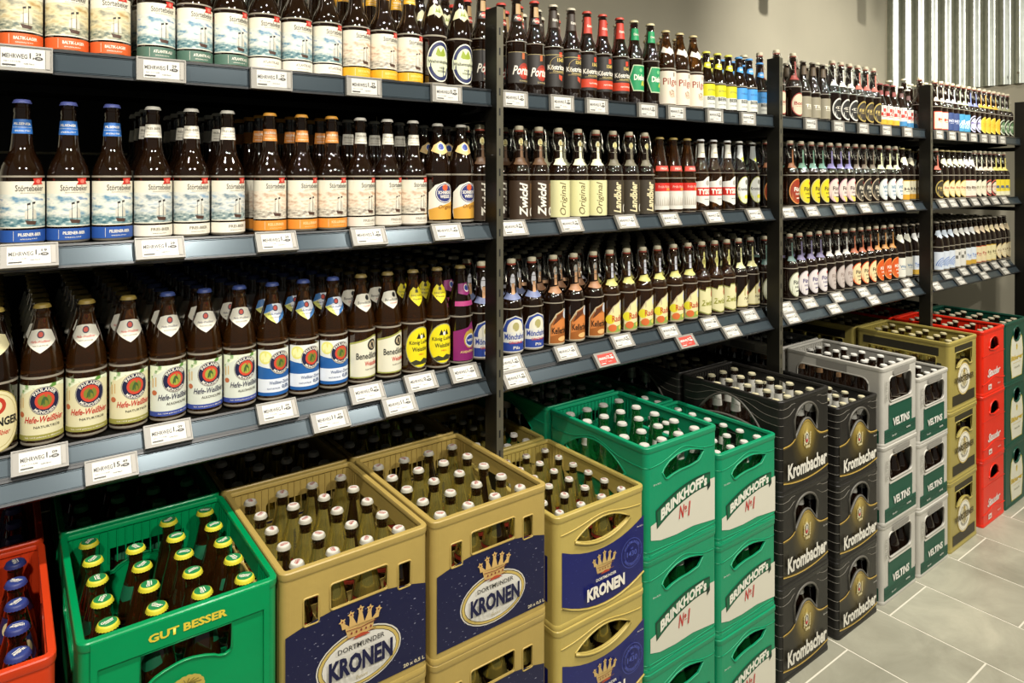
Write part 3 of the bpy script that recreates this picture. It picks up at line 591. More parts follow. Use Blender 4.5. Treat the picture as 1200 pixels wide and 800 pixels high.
slab('wall_back', -2.2, YB, 0, XE+.1, YB+.1, 3.45, 'wall_paint')
slab('wall_right', XE, -3.2, 0, XE+.1, YB, 3.45, 'wall_paint')
slab('ceiling', -2.2, -3.2, 3.45, XE+.1, YB+.1, 3.55, 'wall_paint')
# corrugated sheet on the end wall
b = MB(); pts = []; y = YB-.012; k = 0
prof = [(.008*q, .011-.011*math.cos(2*PI*q/10)) for q in range(10)]
while y > -1.2:
    for dy, dx in prof: pts.append((y-dy, dx))
    y -= .080
vs = []
for yy, dx in pts: vs += [(XE-.006-dx, yy, 2.10), (XE-.006-dx, yy, 3.43)]
for q, (xc, zb) in enumerate(((3.265, 2.66), (3.962, 2.716))):
    t = thing('pendant_tube', ('left', 'right')[q] + ' slim grey tube hanging from the ceiling near the back wall', 'pendant', (xc, 1.6, zb))
    c_ = MB(); c_.lathe([(.024, 0), (.028, .004), (.028, .788), (.05, .789), (.05, 3.4495-zb)], 20, 'tag_case'); c_.obj('tube_body', t, smooth=True, angle=.6)
n = len(pts); b.add(vs, [(2*i, 2*i+1, 2*i+3, 2*i+2) for i in range(n-1)], 'galvanised')
b.add([(v[0]+.0012, v[1], v[2]) for v in vs], [(2*i+2, 2*i+3, 2*i+1, 2*i) for i in range(n-1)], 'galvanised')
cp = thing('corrugated_panel', 'corrugated galvanised metal sheet high on the end wall', 'wall panel')
b.obj('metal_sheet', cp, smooth=True)
b = MB(); b.box(XE-.034, -1.2, 3.425, XE-.001, YB-.002, 3.449, 'galvanised'); b.obj('top_flashing', cp)
b = MB()
for zz in (2.16, 3.30):
    for q in range(12):
        yy = YB-.052-.24*q; b.box(XE-.032, yy-.006, zz-.006, XE-.028, yy+.006, zz+.006, 'steel_wire')
b.obj('sheet_screws', cp)
# ------------------------------------------------------------------ shelving
PX = [-.262, .9805, 2.2085, 3.430, 4.648]; PW = .021; PY = 1.385
BAYW = ['nearest', 'second', 'third', 'farthest']; SHW = ['top', 'middle', 'lowest']
SZ = [1.766, 1.429, 1.069]; SY = [1.475, 1.475, 1.500]
POSTW = ['black steel upright at the left end, outside the view', 'upright between nearest and second bay, standing behind gold crates',
         'upright between second and third bay', 'upright between third and farthest bay', 'last upright, beside the end wall']
POSTW[0] = 'first shelf upright at the far left end of the shelving'
for x, lb in zip(PX, POSTW):
    t = thing('shelf_upright', 'black steel ' + lb if 'black' not in lb else lb, 'upright', (x, PY, 0))
    b = MB(); b.box(0, .001, 0, PW, .050, 1.97, 'post_side'); b.box(.0005, 0, 0, PW-.0005, .0011, 1.9695, 'post_metal')
    for kk in range(37): b.box(.0075, -.0006, .10+kk*.05, .0115, .0002, .118+kk*.05, 'black_rubber')
    b.obj('front_post', t)
    b = MB(); b.box(0, .645, 0, PW, .675, 1.90, 'black_metal'); b.obj('rear_post', t)
    for zt in (1.69, 1.35, .985, .12):
        b = MB(); b.box(.004, .05, zt, PW-.004, .64, zt+.022, 'black_metal'); b.obj('cross_tie', t)
    b = MB(); b.box(-.0, -.002, 0, PW+.0, .70, .012, 'black_rubber'); b.obj('foot', t)
def rail(b, p, q, x0, x1):                            # price rail between edge points p (top) and q (bottom), each (y, z)
    dy, dz = q[0]-p[0], q[1]-p[1]; L = math.hypot(dy, dz); dy /= L; dz /= L; ny, nz = dz, -dy      # outward normal
    if ny > 0: ny, nz = -ny, -nz
    def P(s, o): return (p[0]+dy*s+ny*o, p[1]+dz*s+nz*o)
    def bar(s0, s1, o0, o1, m): b.prism([P(s0, o0), P(s1, o0), P(s1, o1), P(s0, o1)], x0, x1, m)
    bar(0, L, 0, .002, 'rail_frame'); bar(0, .0045, .002, .007, 'rail_frame'); bar(L-.004, L, .002, .008, 'rail_frame')
    bar(.0075, L-.0075, .002, .0042, 'rail_plastic'); bar(.0055, .0068, .002, .0052, 'rail_plastic'); bar(L-.0062, L-.005, .002, .006, 'rail_plastic')
RAILS = [[((1.414, 1.766), (1.412, 1.722))], [((1.426, 1.429), (1.404, 1.389))], [((1.462, 1.068), (1.437, 1.034)), ((1.436, 1.034), (1.409, 1.000))]]
for bay in range(4):
    for s in range(3):
        z = SZ[s]; x0 = PX[bay]+PW+.001; x1 = PX[bay+1]-.001
        t = thing('shelf', f'black steel {SHW[s]} shelf with grey price rail, {BAYW[bay]} bay', 'shelf', (0, 0, 0))
        yf = RAILS[s][0][0][0]
        b = MB(); b.box(x0, yf+.001, z-.024, x1, 2.045, z, 'black_metal'); b.obj('shelf_board', t)
        for rr in RAILS[s]:
            b = MB(); rail(b, rr[0], rr[1], x0, x1); b.obj('price_rail', t)
        for e, sx in ((x0+.002, 1), (x1-.006, -1)):
            b = MB(); zt = z-.0245
            b.prism([(1.47, zt), (1.47, zt-.02), (2.045, zt-.075), (2.045, zt)], e, e+.004, 'black_metal'); b.obj('bracket', t)
        b = MB(); b.box(x0, yf+.06, z-.032, x1, yf+.075, z-.0245, 'black_metal'); b.box(x0, 1.75, z-.04, x1, 1.78, z-.0245, 'black_metal'); b.obj('stiffener', t)
    t = thing('back_panel', f'black steel back panel behind the {BAYW[bay]} bay', 'panel')
    for kk in range(6):
        b = MB(); b.box(PX[bay]+PW+.001, 2.062, .12+kk*.298, PX[bay+1]-.001, 2.070, .12+kk*.298+.292, 'black_metal'); b.obj('panel_board', t)
# ------------------------------------------------------------------ electronic price tags
b = MB(); b.box(-.040, -.004, -.0205, .040, .004, .0205, 'tag_case'); b.box(-.041, -.0055, .019, .041, .004, .0215, 'tag_case'); b.box(-.041, -.0055, -.0215, .041, .004, -.019, 'tag_case')
b.box(-.041, -.0055, -.019, -.039, .004, .019, 'tag_case'); b.box(.039, -.0055, -.019, .041, .004, .019, 'tag_case'); TCASE = b.mesh('case')
def tag_art(price, red):
    e, c = price.split(','); fg = '#35322e' if not red else '#e6dcd4'
    ops = [('r',-30,-16,30,16,'#cbc9bf' if not red else '#c03a2c'), ('t','MEHRWEG',-11 if len(e) < 2 else -13.5,3,7.6,34 if len(e) < 2 else 29,{'b':.02},fg), ('t',e+',',12 if len(e) < 2 else 9.5,4,11,None,{'b':.03},fg), ('t',c,21,8,5,8,{'b':.03},fg), ('e',21.5,1,6,3,fg),
           ('t',c+'0',21.5,1,2.2,5,'#d9d7cd'), ('t','0,5 l  1 l = 2,58',-15,-6,2,22,fg), ('r',-28,-13,-10,-11,fg), ('t','0,08 Pfand',8,-9,2,14,fg), ('r',31,-16,37,16,'#a39e94')]
    return art_mesh('display', ops, lambda x, z, L: Vector((x, -.0043-.00012*L, z)))
TAGS = {(0,0):[27,189,318,426,523],(0,1):[600,658,699,758.5,792,837,876],(0,2):[949.5,982,1011,1038,1063],(0,3):[1100,1115,1128,1140,1152.5,1163,1174],
 (1,0):[34,187.5,324,432,524],(1,1):[600,668,734,785,836,884],(1,2):[923,951,983,1013,1041,1065],(1,3):[1104,1116,1129,1142,1154,1165.5,1177],
 (2,0):[47,197,325,430,493,544],(2,1):[597,664,729,784,832,878],(2,2):[921,948.5,981,1011,1037,1063],(2,3):[1109,1129,1142,1154,1166,1177],
 (3,0):[131,387,468],(3,1):[605,710,804,857],(3,2):[928,977,1023,1063],(3,3):[1097,1125,1153,1177]}
RAILW = ['top shelf', 'middle shelf', 'lowest shelf, upper rail', 'lowest shelf, lower rail']
ORD = ['leftmost', 'second', 'third', 'fourth', 'fifth', 'sixth', 'seventh', 'eighth', 'ninth', 'tenth']
def pos_word(i, n):
    if n == 1: return 'single'
    if n == 2: return ('left', 'right')[i]
    if n == 3: return ('left', 'middle', 'right')[i]
    return 'leftmost' if i == 0 else 'rightmost' if i == n-1 else ORD[i]
DISP = {}
PR = {0:['1,29','1,29','1,29','1,29','0,99'], 1:['1,19','1,29','1,29','1,29','1,49'], 2:['1,09','1,09','1,09','0,99','0,99','1,69'], 3:['15,49','11,69','11,49']}
for (rl, bay), pxs in TAGS.items():
    rr = (RAILS[0][0], RAILS[1][0], RAILS[2][0], RAILS[2][1])[rl]
    (ya, za), (yb, zb) = rr; ym, zm = (ya+yb)/2, (za+zb)/2; tilt = math.atan2(ya-yb, za-zb)
    last = -9
    for i, px in enumerate(pxs):
        yc = ym-.0135*math.cos(tilt); zc = zm+.0135*math.sin(tilt)
        x = ratio(px)*yc
        x = max(x, last+.084, PX[bay]+PW+.044 if px > 590 or bay else -9); x = min(x, PX[bay+1]-.043); last = x
        red = rl == 3 and bay == 1 and i in (1, 2)
        pr = PR[rl][i] if bay == 0 else (['1,09','1,19','0,89','1,49','1,29','0,99','1,39'][(i*3+bay+rl) % 7] if rl < 3 else ['11,49','12,99','9,99','13,49'][i])
        if (pr, red) not in DISP: DISP[(pr, red)] = tag_art(pr, red)
        cnt = 'red' if red else 'grey'
        t = thing('price_tag', f'{pos_word(i, len(pxs))} {cnt} electronic price tag, {RAILW[rl]}, {BAYW[bay]} bay', 'price tag', (x, yc, zc), 0, 'electronic price tags on the shelf rails')
        t.rotation_euler = (-tilt, 0, 0)
        link('case', TCASE, t); link('display', DISP[(pr, red)], t)
# ------------------------------------------------------------------ bottles on the shelves
def G(*a):
    out = []
    for k, p in a: out += [(k, q) for q in p]
    return out
ROWS = {
 (0,0): G(('sea_orange',[24,75,126]),('sea_green',[183,227,270]),('sea_pale',[306,343,380]),('sea_yellow',[414,447,478]),('crest',[508,538]),('porter',[564])),
 (1,0): G(('sea_blue',[26,79,129]),('sea_white',[178,222,265]),('sea_amber',[316,351,385]),('sea_cream',[419,450,480]),('brewhouse',[509,537]),('zwickl',[562])),
 (2,0): G(('ger',[-6]),('monk_red',[46,98,147]),('monk_navy',[193,233,275]),('monk_lemon',[315,350,384]),('abbey',[417,448]),('king',[480,508]),('magenta',[535]),('monch',[564])),
 (0,1): G(('porter',[605,626]),('kost',[648,669]),('kost_red',[687,706,726]),('hexgreen',[743,762]),('pilger',[780,796,812]),('craft_yellow',[827.5,840,851]),('craft_blue',[863,877,890]),('redoval',[901])),
 (1,1): G(('zwickl',[608,631]),('original',[654,677,698]),('land',[718,737,755]),('redtop',[773,789,805]),('banner',[821,836,852]),('lemon',[866,881]),('fu_amber',[897])),
 (2,1): G(('monch',[599,623]),('cellar',[648,672,695]),('radler',[714,734,753,770,789,806]),('scroll',[822,837,851]),('nature',[865,879]),('fu_green',[895])),
 (0,2): G(('redoval',[929]),('tild',[941,952,963.5]),('whitering',[975,983,994]),('goldring',[1003,1011.5,1021]),('smallred',[1029,1038,1046]),('smallblue',[1055,1063]),('brownring',[1075])),
 (1,2): G(('fu_amber',[925.5]),('fu_yellow',[938,950,961]),('fu_pink',[972,982,992]),('fu_black',[1001,1010,1020]),('fu_blue',[1030,1040,1048]),('goldcrown',[1056,1064]),('tealring',[1075])),
 (2,2): G(('fu_green',[925]),('fu_violet',[936,948,959]),('fu_grey',[969,978.5,988]),('fu_peach',[997,1007,1016.5]),('fu_orange',[1026,1035,1043.5]),('paperwhite',[1052,1060]),('bluewhite',[1068,1076])),
 (0,3): G(('creamred',[1095,1101]),('navy',[1107,1113]),('skyblue',[1119,1125]),('violetring',[1132,1138.5]),('gold',[1145,1151,1157,1162]),('moss',[1167,1171.5,1176])),
 (1,3): G(('goldring',[1096]),('goldcream',[1102,1108,1114,1120]),('boxed',[1126,1132]),('creamring',[1138,1145]),('redring',[1151,1157]),('yellowband',[1163,1168.5,1174])),
 (2,3): G(('bavarian',[1097,1103,1109]),('chequer',[1115,1121]),('bluewhite',[1127,1133.5]),('peachframe',[1140,1147]),('yellowtop',[1153,1159]),('creamoval',[1165,1171,1176])),
}
NROWS = [3, 4, 8]
def low_bottle(t, sc, gl, cap, neck, main, foil=None):
    """plain light mesh of a bottle, for the uncountable rows at the back"""
    b = MB(); p = PROF[t]['p']; H = PROF[t]['H']; prof = [p[0], p[2], p[3]] + [q for q in p[4:-4:2]] + [p[-3], p[-1]]
    b.lathe([(r*sc/1000, z*sc/1000) for r, z in prof], 10, gl)
    b.lathe([(.0158*sc, (H-9)*sc/1000), (.0158*sc, (H-6)*sc/1000), (.013*sc, H*sc/1000)], 10, cap)
    if neck:
        z0, z1 = neck[1], neck[2]; b.lathe([((R_of(t, z0)+.4)*sc/1000, z0*sc/1000), ((R_of(t, (z0+z1)/2)+.4)*sc/1000, (z0+z1)/2*sc/1000), ((R_of(t, z1)+.4)*sc/1000, z1*sc/1000)], 10, neck[0])
    if main:
        k = len(b.v)
        for i in range(5):
            a = -1.1+2.2*i/4; r = (R_of(t, 60)+.4)*sc/1000
            for z in (20, 100): b.v.append((r*math.sin(a), -r*math.cos(a), z*sc/1000))
        mi = b.mi(main)
        for i in range(4): b.f.append((k+2*i, k+2*i+2, k+2*i+3, k+2*i+1)); b.m.append(mi)
    return b
class Heap:
    def __init__(s): s.b = MB()
    def put(s, t, x, y, z, q=1):
        k = len(s.b.v); s.b.v += [(vx*q+x, vy*q+y, vz+z) for vx, vy, vz in t.v]
        mp = [s.b.mi(q) for q in t.mats]
        s.b.f += [tuple(k+a for a in f) for f in t.f]; s.b.m += [mp[i] for i in t.m]
LOW = {}
def low_of(key):
    if key not in LOW:
        d = ST[key][0]; nk = d['neck']; zs = [v[1] for v in art(nk)[0]]; c = nk[0][-1]
        if c == '#c8c8cc' or d['t'] == 'swing': nn = (c, 153, 167)
        else: nn = (c, min(zs), max(zs))
        bc = [o[-1] for o in d['body'] if o[0] != 't'][0]
        LOW[key] = low_bottle(d['t'], d.get('sc', 1) or 1, d['g'], d['cap'][1] if d['cap'] else d['ceramic'], nn, bc if bc[0] == '#' else '#c9c9b8')
    return LOW[key]
heap = Heap(); shifts = 0; used = {}
def rad(key): d = ST[key][0]; return R_of(d['t'], 60)/1000*(d.get('sc', 1) or 1)*.968
for (s, bay), lst in sorted(ROWS.items(), key=lambda q: q[0][1]):
    xs = []; prev = None
    for key, px in lst:
        y = SY[s]; x = ratio(px)*y
        if any(abs(x-(q+PW/2)) < .052 for q in PX): y = max(y, 1.503); x = ratio(px)*y
        if prev is not None:
            mn = prev[0]+prev[1]+rad(key)+.0026
            if x < mn: shifts = max(shifts, mn-x); x = mn
        prev = (x, rad(key)); xs.append((key, x, y))
    n_of = {}
    for key, _ in lst: n_of[key] = n_of.get(key, 0)+1
    seen = {}
    for key, x, y in xs:
        i = seen.get(key, 0); seen[key] = i+1; n = n_of[key]; desc = ST[key][1]
        pw = '' if n == 1 else pos_word(i, n)+' '
        grp = f'bottles on the {SHW[s]} shelf of the {BAYW[bay]} bay'
        bottle(key, (x, y, SZ[s]+.0004), f'{pw}{desc}, {SHW[s]} shelf, {BAYW[bay]} bay', grp, random.uniform(-.14, .08) - (.04 if bay == 0 else .14))
        if key == 'sea_blue': continue
        for k in range(1, NROWS[s]):
            yy = y+.0705*k; jx = random.uniform(-.002, .002)
            if yy > 1.995: break
            if k == 1 and bay < 2:
                bottle(key, (x, yy, SZ[s]+.0004), f'second-row {pw}{desc}, {SHW[s]} shelf, {BAYW[bay]} bay', grp, random.uniform(-.25, .25))
            else: heap.put(low_of(key), x+jx, yy, SZ[s]+.0004, .968)
print('largest bottle shift', round(shifts, 4))
o = heap.b.obj('rear_bottles', smooth=True, angle=.8); o['kind'] = 'stuff'; o['label'] = 'deep rear rows of dark beer bottles filling the shelves'; o['category'] = 'bottles'
# ------------------------------------------------------------------ crates
from mathutils.geometry import tessellate_polygon
def wall(b, outer, holes, t, xf, m):
    """flat plastic wall: outline and holes in mm, thickness t in m, xf(u, z, depth) -> point"""
    loops = [outer] + holes; flat = [p for l in loops for p in l]; n = len(flat)
    tr = tessellate_polygon([[Vector((x, y, 0)) for x, y in l] for l in loops])
    vs = [xf(x/1000, y/1000, 0) for x, y in flat] + [xf(x/1000, y/1000, t) for x, y in flat]
    fs = [tuple(a) for a in tr] + [tuple(q+n for q in a)[::-1] for a in tr]; k = 0
    for l in loops:
        q = len(l)
        for i in range(q): fs.append((k+i, k+(i+1) % q, n+k+(i+1) % q, n+k+i))
        k += q
    b.add(vs, fs, m)
def rrect(x0, z0, x1, z1, r, n=4):
    out = []
    for cx, cz, a0 in ((x1-r, z0+r, -PI/2), (x1-r, z1-r, 0), (x0+r, z1-r, PI/2), (x0+r, z0+r, PI)):
        for i in range(n+1): a = a0+PI/2*i/n; out.append((cx+r*math.cos(a), cz+r*math.sin(a)))
    return out
def arcpts(x0, x1, z0, zm, z1, n=10):                 # parabola through (x0,z0) (mid,zm) (x1,z1)
    out = []
    for i in range(n+1):
        u = i/n; out.append((x0+(x1-x0)*u, (1-u)*(1-2*u)*z0 + 4*u*(1-u)*zm + u*(2*u-1)*z1))
    return out
def band(p0, p1):                                     # closed strip between two polylines
    return p0 + p1[::-1]
def crown(cx, cz, w, h, col, dk):
    ops = [('p', [(cx-w*.30,cz-h*.5),(cx+w*.30,cz-h*.5),(cx+w*.38,cz-h*.10),(cx-w*.38,cz-h*.10)], col)]
    for u, hh in ((-.44,.14),(-.23,.28),(0,.36),(.23,.28),(.44,.14)):
        bx = cx+u*w*.80; tx = cx+u*w*1.02; tz = cz+h*hh
        ops.append(('p', [(bx-w*.10,cz-h*.12),(bx+w*.10,cz-h*.12),(tx+w*.03,tz-h*.05),(tx-w*.03,tz-h*.05)], col))
        st = []
        for q in range(10): a_ = PI/2+u*-.8+2*PI*q/10; rr = (w*.095 if q % 2 == 0 else w*.05); st.append((tx+rr*math.cos(a_), tz+rr*math.sin(a_)))
        ops += [('p', st, col), ('e',tx,tz,w*.022,w*.022,dk)]
    for i in range(5): ops.append(('e',cx-w*.24+w*.12*i,cz-h*.30,w*.026,h*.045,dk))
    for zz in (.17, .42): ops.append(('l', [(cx-w*.37,cz-h*zz+h*.02),(cx,cz-h*zz-h*.03),(cx+w*.37,cz-h*zz+h*.02)], h*.025, dk))
    ops.append(('p', arcpts(cx-w*.22,cx+w*.22,cz-h*.5,cz-h*.38,cz-h*.5), '#a8442a'))
    return ops
def crate_meshes(key, w, c, L, D):
    """every mesh of one kind of crate: [(part, mesh, label)]"""
    W_, c_, L_ = w*1000, c*1000, L*1000; r = .014; t = .005; pl = D['m']; b = MB(); out = []
    fx = lambda u, z, d: (u, d, z); bx = lambda u, z, d: (u, L-d, z)
    sx0 = lambda u, z, d: (-w/2+d, u, z); sx1 = lambda u, z, d: (w/2-d, u, z)
    top = D.get('top', c_-.0)
    fo = [(-W_/2+14, 0), (W_/2-14, 0), (W_/2-14, c_-2), (-W_/2+14, c_-2)]
    so = [(14, 0), (L_-14, 0), (L_-14, c_-2), (14, c_-2)]
    wall(b, fo, D['front'], t, fx, pl); wall(b, fo, D['front'], t, bx, pl)
    sd = D.get('side', [])
    wall(b, so, sd, t, sx0, pl); wall(b, so, sd, t, sx1, pl)
    for cx, cy, a0 in ((w/2-r, r, -PI/2), (w/2-r, L-r, 0), (-w/2+r, L-r, PI/2), (-w/2+r, r, PI)):
        k = len(b.v)
        for i in range(6):
            a = a0+PI/2*i/5
            for rr in (r, r-t):
                for z in (0, c-.002): b.v.append((cx+rr*math.cos(a), cy+rr*math.sin(a), z))
        mi = b.mi(pl)
        for i in range(5):
            q = k+4*i
            b.f += [(q, q+4, q+5, q+1), (q+2, q+3, q+7, q+6), (q+1, q+5, q+7, q+3), (q, q+2, q+6, q+4)]; b.m += [mi]*4
    b.box(-w/2+.004, .004, .004, w/2-.004, L-.004, .0085, pl)
    for i in range(18):                                # moulded ribs inside the end walls
        x = -w/2+.02+(w-.04)*i/17
        b.box(x-.001, L-t-.0025, c-.075, x+.001, L-t, c-.012, pl)
    for i in range(26):
        y = .02+(L-.04)*i/25
        for q in (-1, 1):
            if not sd or not (min(p[0] for h in sd for p in h) < y*1000 < max(p[0] for h in sd for p in h)):
                b.box(q*(w/2-t-.001)-.0012, y-.001, c-.07, q*(w/2-t-.001)+.0012, y+.001, c-.012, pl)
    out.append(('shell', b.mesh('shell', True, .5), None))
    b = MB()                                           # stacking rim, foot ring and any moulded bands
    b.ring([(-.0012, c-.014), (-.0022, c-.011), (-.0022, c-.002), (-.0008, c), (.0085, c), (.0095, c-.002), (.0095, c-.008), (.0052, c-.012), (.0052, c-.014)], w, L, r, pl)
    out.append(('stacking_rim', b.mesh('stacking_rim', True, .6), None))
    b = MB(); b.ring([(-.001, .0), (-.0015, .002), (-.0015, .010), (0, .013), (.004, .013), (.004, 0)], w, L, r, D.get('foot', pl))
    out.append(('foot_ring', b.mesh('foot_ring', True, .6), None))
    b = MB(); nx, ny = (4, 5) if c > .27 else (4, 6); hz = D.get('grid', .150)
    for i in range(1, nx): x = -w/2+.008+(w-.016)*i/nx; b.box(x-.0012, .005, .0085, x+.0012, L-.005, hz, pl)
    for i in range(1, ny): y = .008+(L-.016)*i/ny; b.box(-w/2+.005, y-.0012, .0085, w/2-.005, y+.0012, hz, pl)
    for i in range(1, nx):
        for j in range(1, ny):
            x = -w/2+.008+(w-.016)*i/nx; y = .008+(L-.016)*j/ny
            b.add([(x-.006, y, hz-.02), (x, y-.006, hz-.02), (x+.006, y, hz-.02), (x, y+.006, hz-.02), (x, y, hz+.022)], [(0, 1, 4), (1, 2, 4), (2, 3, 4), (3, 0, 4), (3, 2, 1, 0)], pl)
    out.append(('divider_grid', b.mesh('divider_grid'), None))
    for hole in D['front']:
        b = MB(); pts = [(x/1000, -.0004, z/1000) for x, z in hole]; b.tube(pts+pts[:1], D.get('lip', .0018), D.get('lipm', pl), 6)
        out.append(('handle_edge', b.mesh('handle_edge', True), None))
    for hole in sd:
        b = MB(); pts = [(-(w/2+.0003), x/1000, z/1000) for x, z in hole]; b.tube(pts+pts[:1], D.get('lip', .0018), D.get('lipm', pl), 6)
        out.append(('handle_edge', b.mesh('handle_edge', True), None))
    if D.get('lines'):
        b = MB()
        for P, rr, mm in D['lines']: b.tube(P, rr, mm, 5)
        out.append(('moulded_rib', b.mesh('moulded_rib', True), None))
    if D.get('raise'):
        b = MB()
        for poly, th, mm in D['raise']:
            wall(b, poly, [], th, lambda u, z, d: (u, -d, z), mm)
        out.append(('front_relief', b.mesh('front_relief', False), None))
    off = D.get('off', .0007)
    if D.get('art'): out.append(('front_print', art_mesh('front_print', D['art'], lambda x, z, l: Vector((x, -off-.00025*l, z))), None))
    if D.get('sart'):
        out.append(('side_print', art_mesh('side_print', D['sart'], lambda x, z, l: Vector((-w/2-.0005-.00025*l, L/2-x, z))), None))
    return out
def wave_lines(w, c, L, zs, m, bump=22, half=.10, r=.0014):
    out = []
    for z0, amp in zs:
        P = []
        for i in range(25):
            x = -w/2+.013+(w-.026)*i/24; P.append((x, -.0002, z0+amp*math.exp(-(x/half*1.6)**2)))
        out.append((P, r, m))
        for s_ in (-1, 1):
            out.append(([(s_*(w/2-.013), -.0002, P[0][2]), (s_*(w/2-.004), .0040, P[0][2]), (s_*(w/2+.0002), .0135, P[0][2])] + [(s_*(w/2+.0002), .0135+(L-.027)*i/20, z0+amp*math.exp(-(((i/20)-.5)*5.2)**2)) for i in range(1, 21)], r, m))
    return out
GL = '#b8a24a'; WT = '#d4d2c8'
def d_goesser():
    hole = [(-64,186),(-56,187),(-50,192),(-44,196),(-30,201),(-12,205),(0,206),(12,205),(30,201),(44,196),(50,192),(60,190),(68,194),(70,200),(70,240),(-64,240)]
    P = []
    crest = [('e',0,172,22,8,GL)] + [('e',22*math.cos(a),160+16*math.sin(a),6.5,6.5,GL) for a in [PI*i/9 for i in range(10)]] + [('e',0,152,17,20,GL), ('e',-6,158,3,3,'#4a4420'), ('e',7,158,3,3,'#4a4420'), ('p', [(-5,150),(6,150),(0,143)],'#4a4420')] + [('l', [(0,170),(24*math.cos(a),162+17*math.sin(a))], .9, '#4a4420') for a in [PI*i/9 for i in range(1, 9)]]
    crest += [('t','GÖSSER',0,96,34,150,{'b':.03},WT), ('l', [(-90,74),(90,74)],2,GL), ('t','BIERE',0,56,14,60,{'b':.02},GL)]
    panel = '#0a7444'
    return dict(m='green_plastic', front=[hole], side=[rrect(90,190,290,238,18)], grid=.150,
        **{'raise': [([(-130,243),(130,243),(130,284),(-130,284)], .004, 'green_plastic'), ([(-130,14),(-121,14),(-121,243),(-130,243)], .004, 'green_plastic'), ([(121,14),(130,14),(130,243),(121,243)], .004, 'green_plastic')]},
        art=[('t','GUT BESSER',4,262,13,116,{'b':.04},'#d8c23a')], off=.0046, art2=crest)
def d_kronen_oval():
    top = arcpts(-138, 138, 176, 196, 176)
    a = [('p', [(-138,24)]+[(138,24)]+top[::-1], 'navy_print'), ('e',0,88,84,53,'#cfcabc'), ('e',0,88,81.5,50.5,K), ('e',0,88,80,49,'#c0a85c'), ('e',0,88,74,44,K), ('e',0,88,73,43,'#d6d2c6')] + crown(0,158,78,56,'#c9a564','#7a3428')
    a += [('t','DORTMUNDER',0,117,9,92,{'b':.012},K), ('t','KRONEN',0,87,36,126,{'b':.045},'#15163a'), ('t','Export',0,58,8,24,{'sh':.4},'#a89a70'), ('t','20 x 0,5 L',108,38,8,46,{'b':.03},'#c9bd9a')]
    z = lambda x: 190+4*(1-(x/110)**2)
    return dict(m='gold_plastic', front=[rrect(-57,z(0),57,241,6), rrect(-106,183,-78,232,4), rrect(78,183,106,232,4)], side=[rrect(60,196,110,236,5), rrect(130,196,250,240,6), rrect(270,196,320,236,5)], art=a, grid=.165)
def d_kronen_round():
    top = arcpts(-128, 140, 178, 158, 178); bot = arcpts(-128, 140, 52, 16, 46)
    eye = arcpts(-88, 92, 190, 222, 196)[:-1] + arcpts(92, -88, 196, 170, 190)[:-1]
    top = arcpts(-128, 142, 176, 147, 184)
    a = [('p', band(bot, top), 'royal_print')] + crown(4,116,72,52,'#c4a668','#8a5a34') + [('t','DORTMUNDER',6,80,7,66,{'b':.02},W), ('t','KRONEN',6,54,30,124,{'b':.05},W),
         ('o',92,108,36,36,1,'#4a56a8'), ('o',92,108,25,25,.8,'#4a56a8'), ('t','1430',92,107,13,34,'#4a56a8'), ('t','seit',92,120,5,9,'#4a56a8'), ('t','DORTMUNDER',92,108,6,60,{'arc':27},'#4a56a8'), ('t','BRAUTRADITION',92,108,6,60,{'arc':-27},'#4a56a8'), ('t','24 x 0,33 L',120,166,4,22,W)]
    lines = []
    for z, rr in ((.214,.0016), (.180,.0012)):
        P = [(-.132, .0005, z)] + [(x/1000, -.0006, z) for x in range(-128, 129, 16)] + [(.132, .0005, z)]; 
        if z > .2: P = [(x, y, z+.016*math.exp(-(x/.07)**2)) for x, y, _ in P]
        else: continue
        lines.append((P, rr, 'gold_plastic_smooth'))
    low = [(x/1000, -.0012, z/1000) for x, z in arcpts(-128, 142, 49, 12, 43)]
    lip = [(x/1000, -.0022, z/1000) for x, z in arcpts(92, -88, 193, 166, 187)]
    lines += [(low, .0022, 'gold_plastic_smooth'), (lip, .0032, 'gold_plastic_smooth')]
    return dict(m='gold_plastic_smooth', front=[eye], side=[arcpts(80, 300, 190, 216, 190)[:-1]+arcpts(300, 80, 190, 168, 190)[:-1]], art=a, lines=lines, grid=.130,
                sart=[('r',-160,55,-90,160,'royal_print'), ('r',90,55,160,160,'royal_print')])
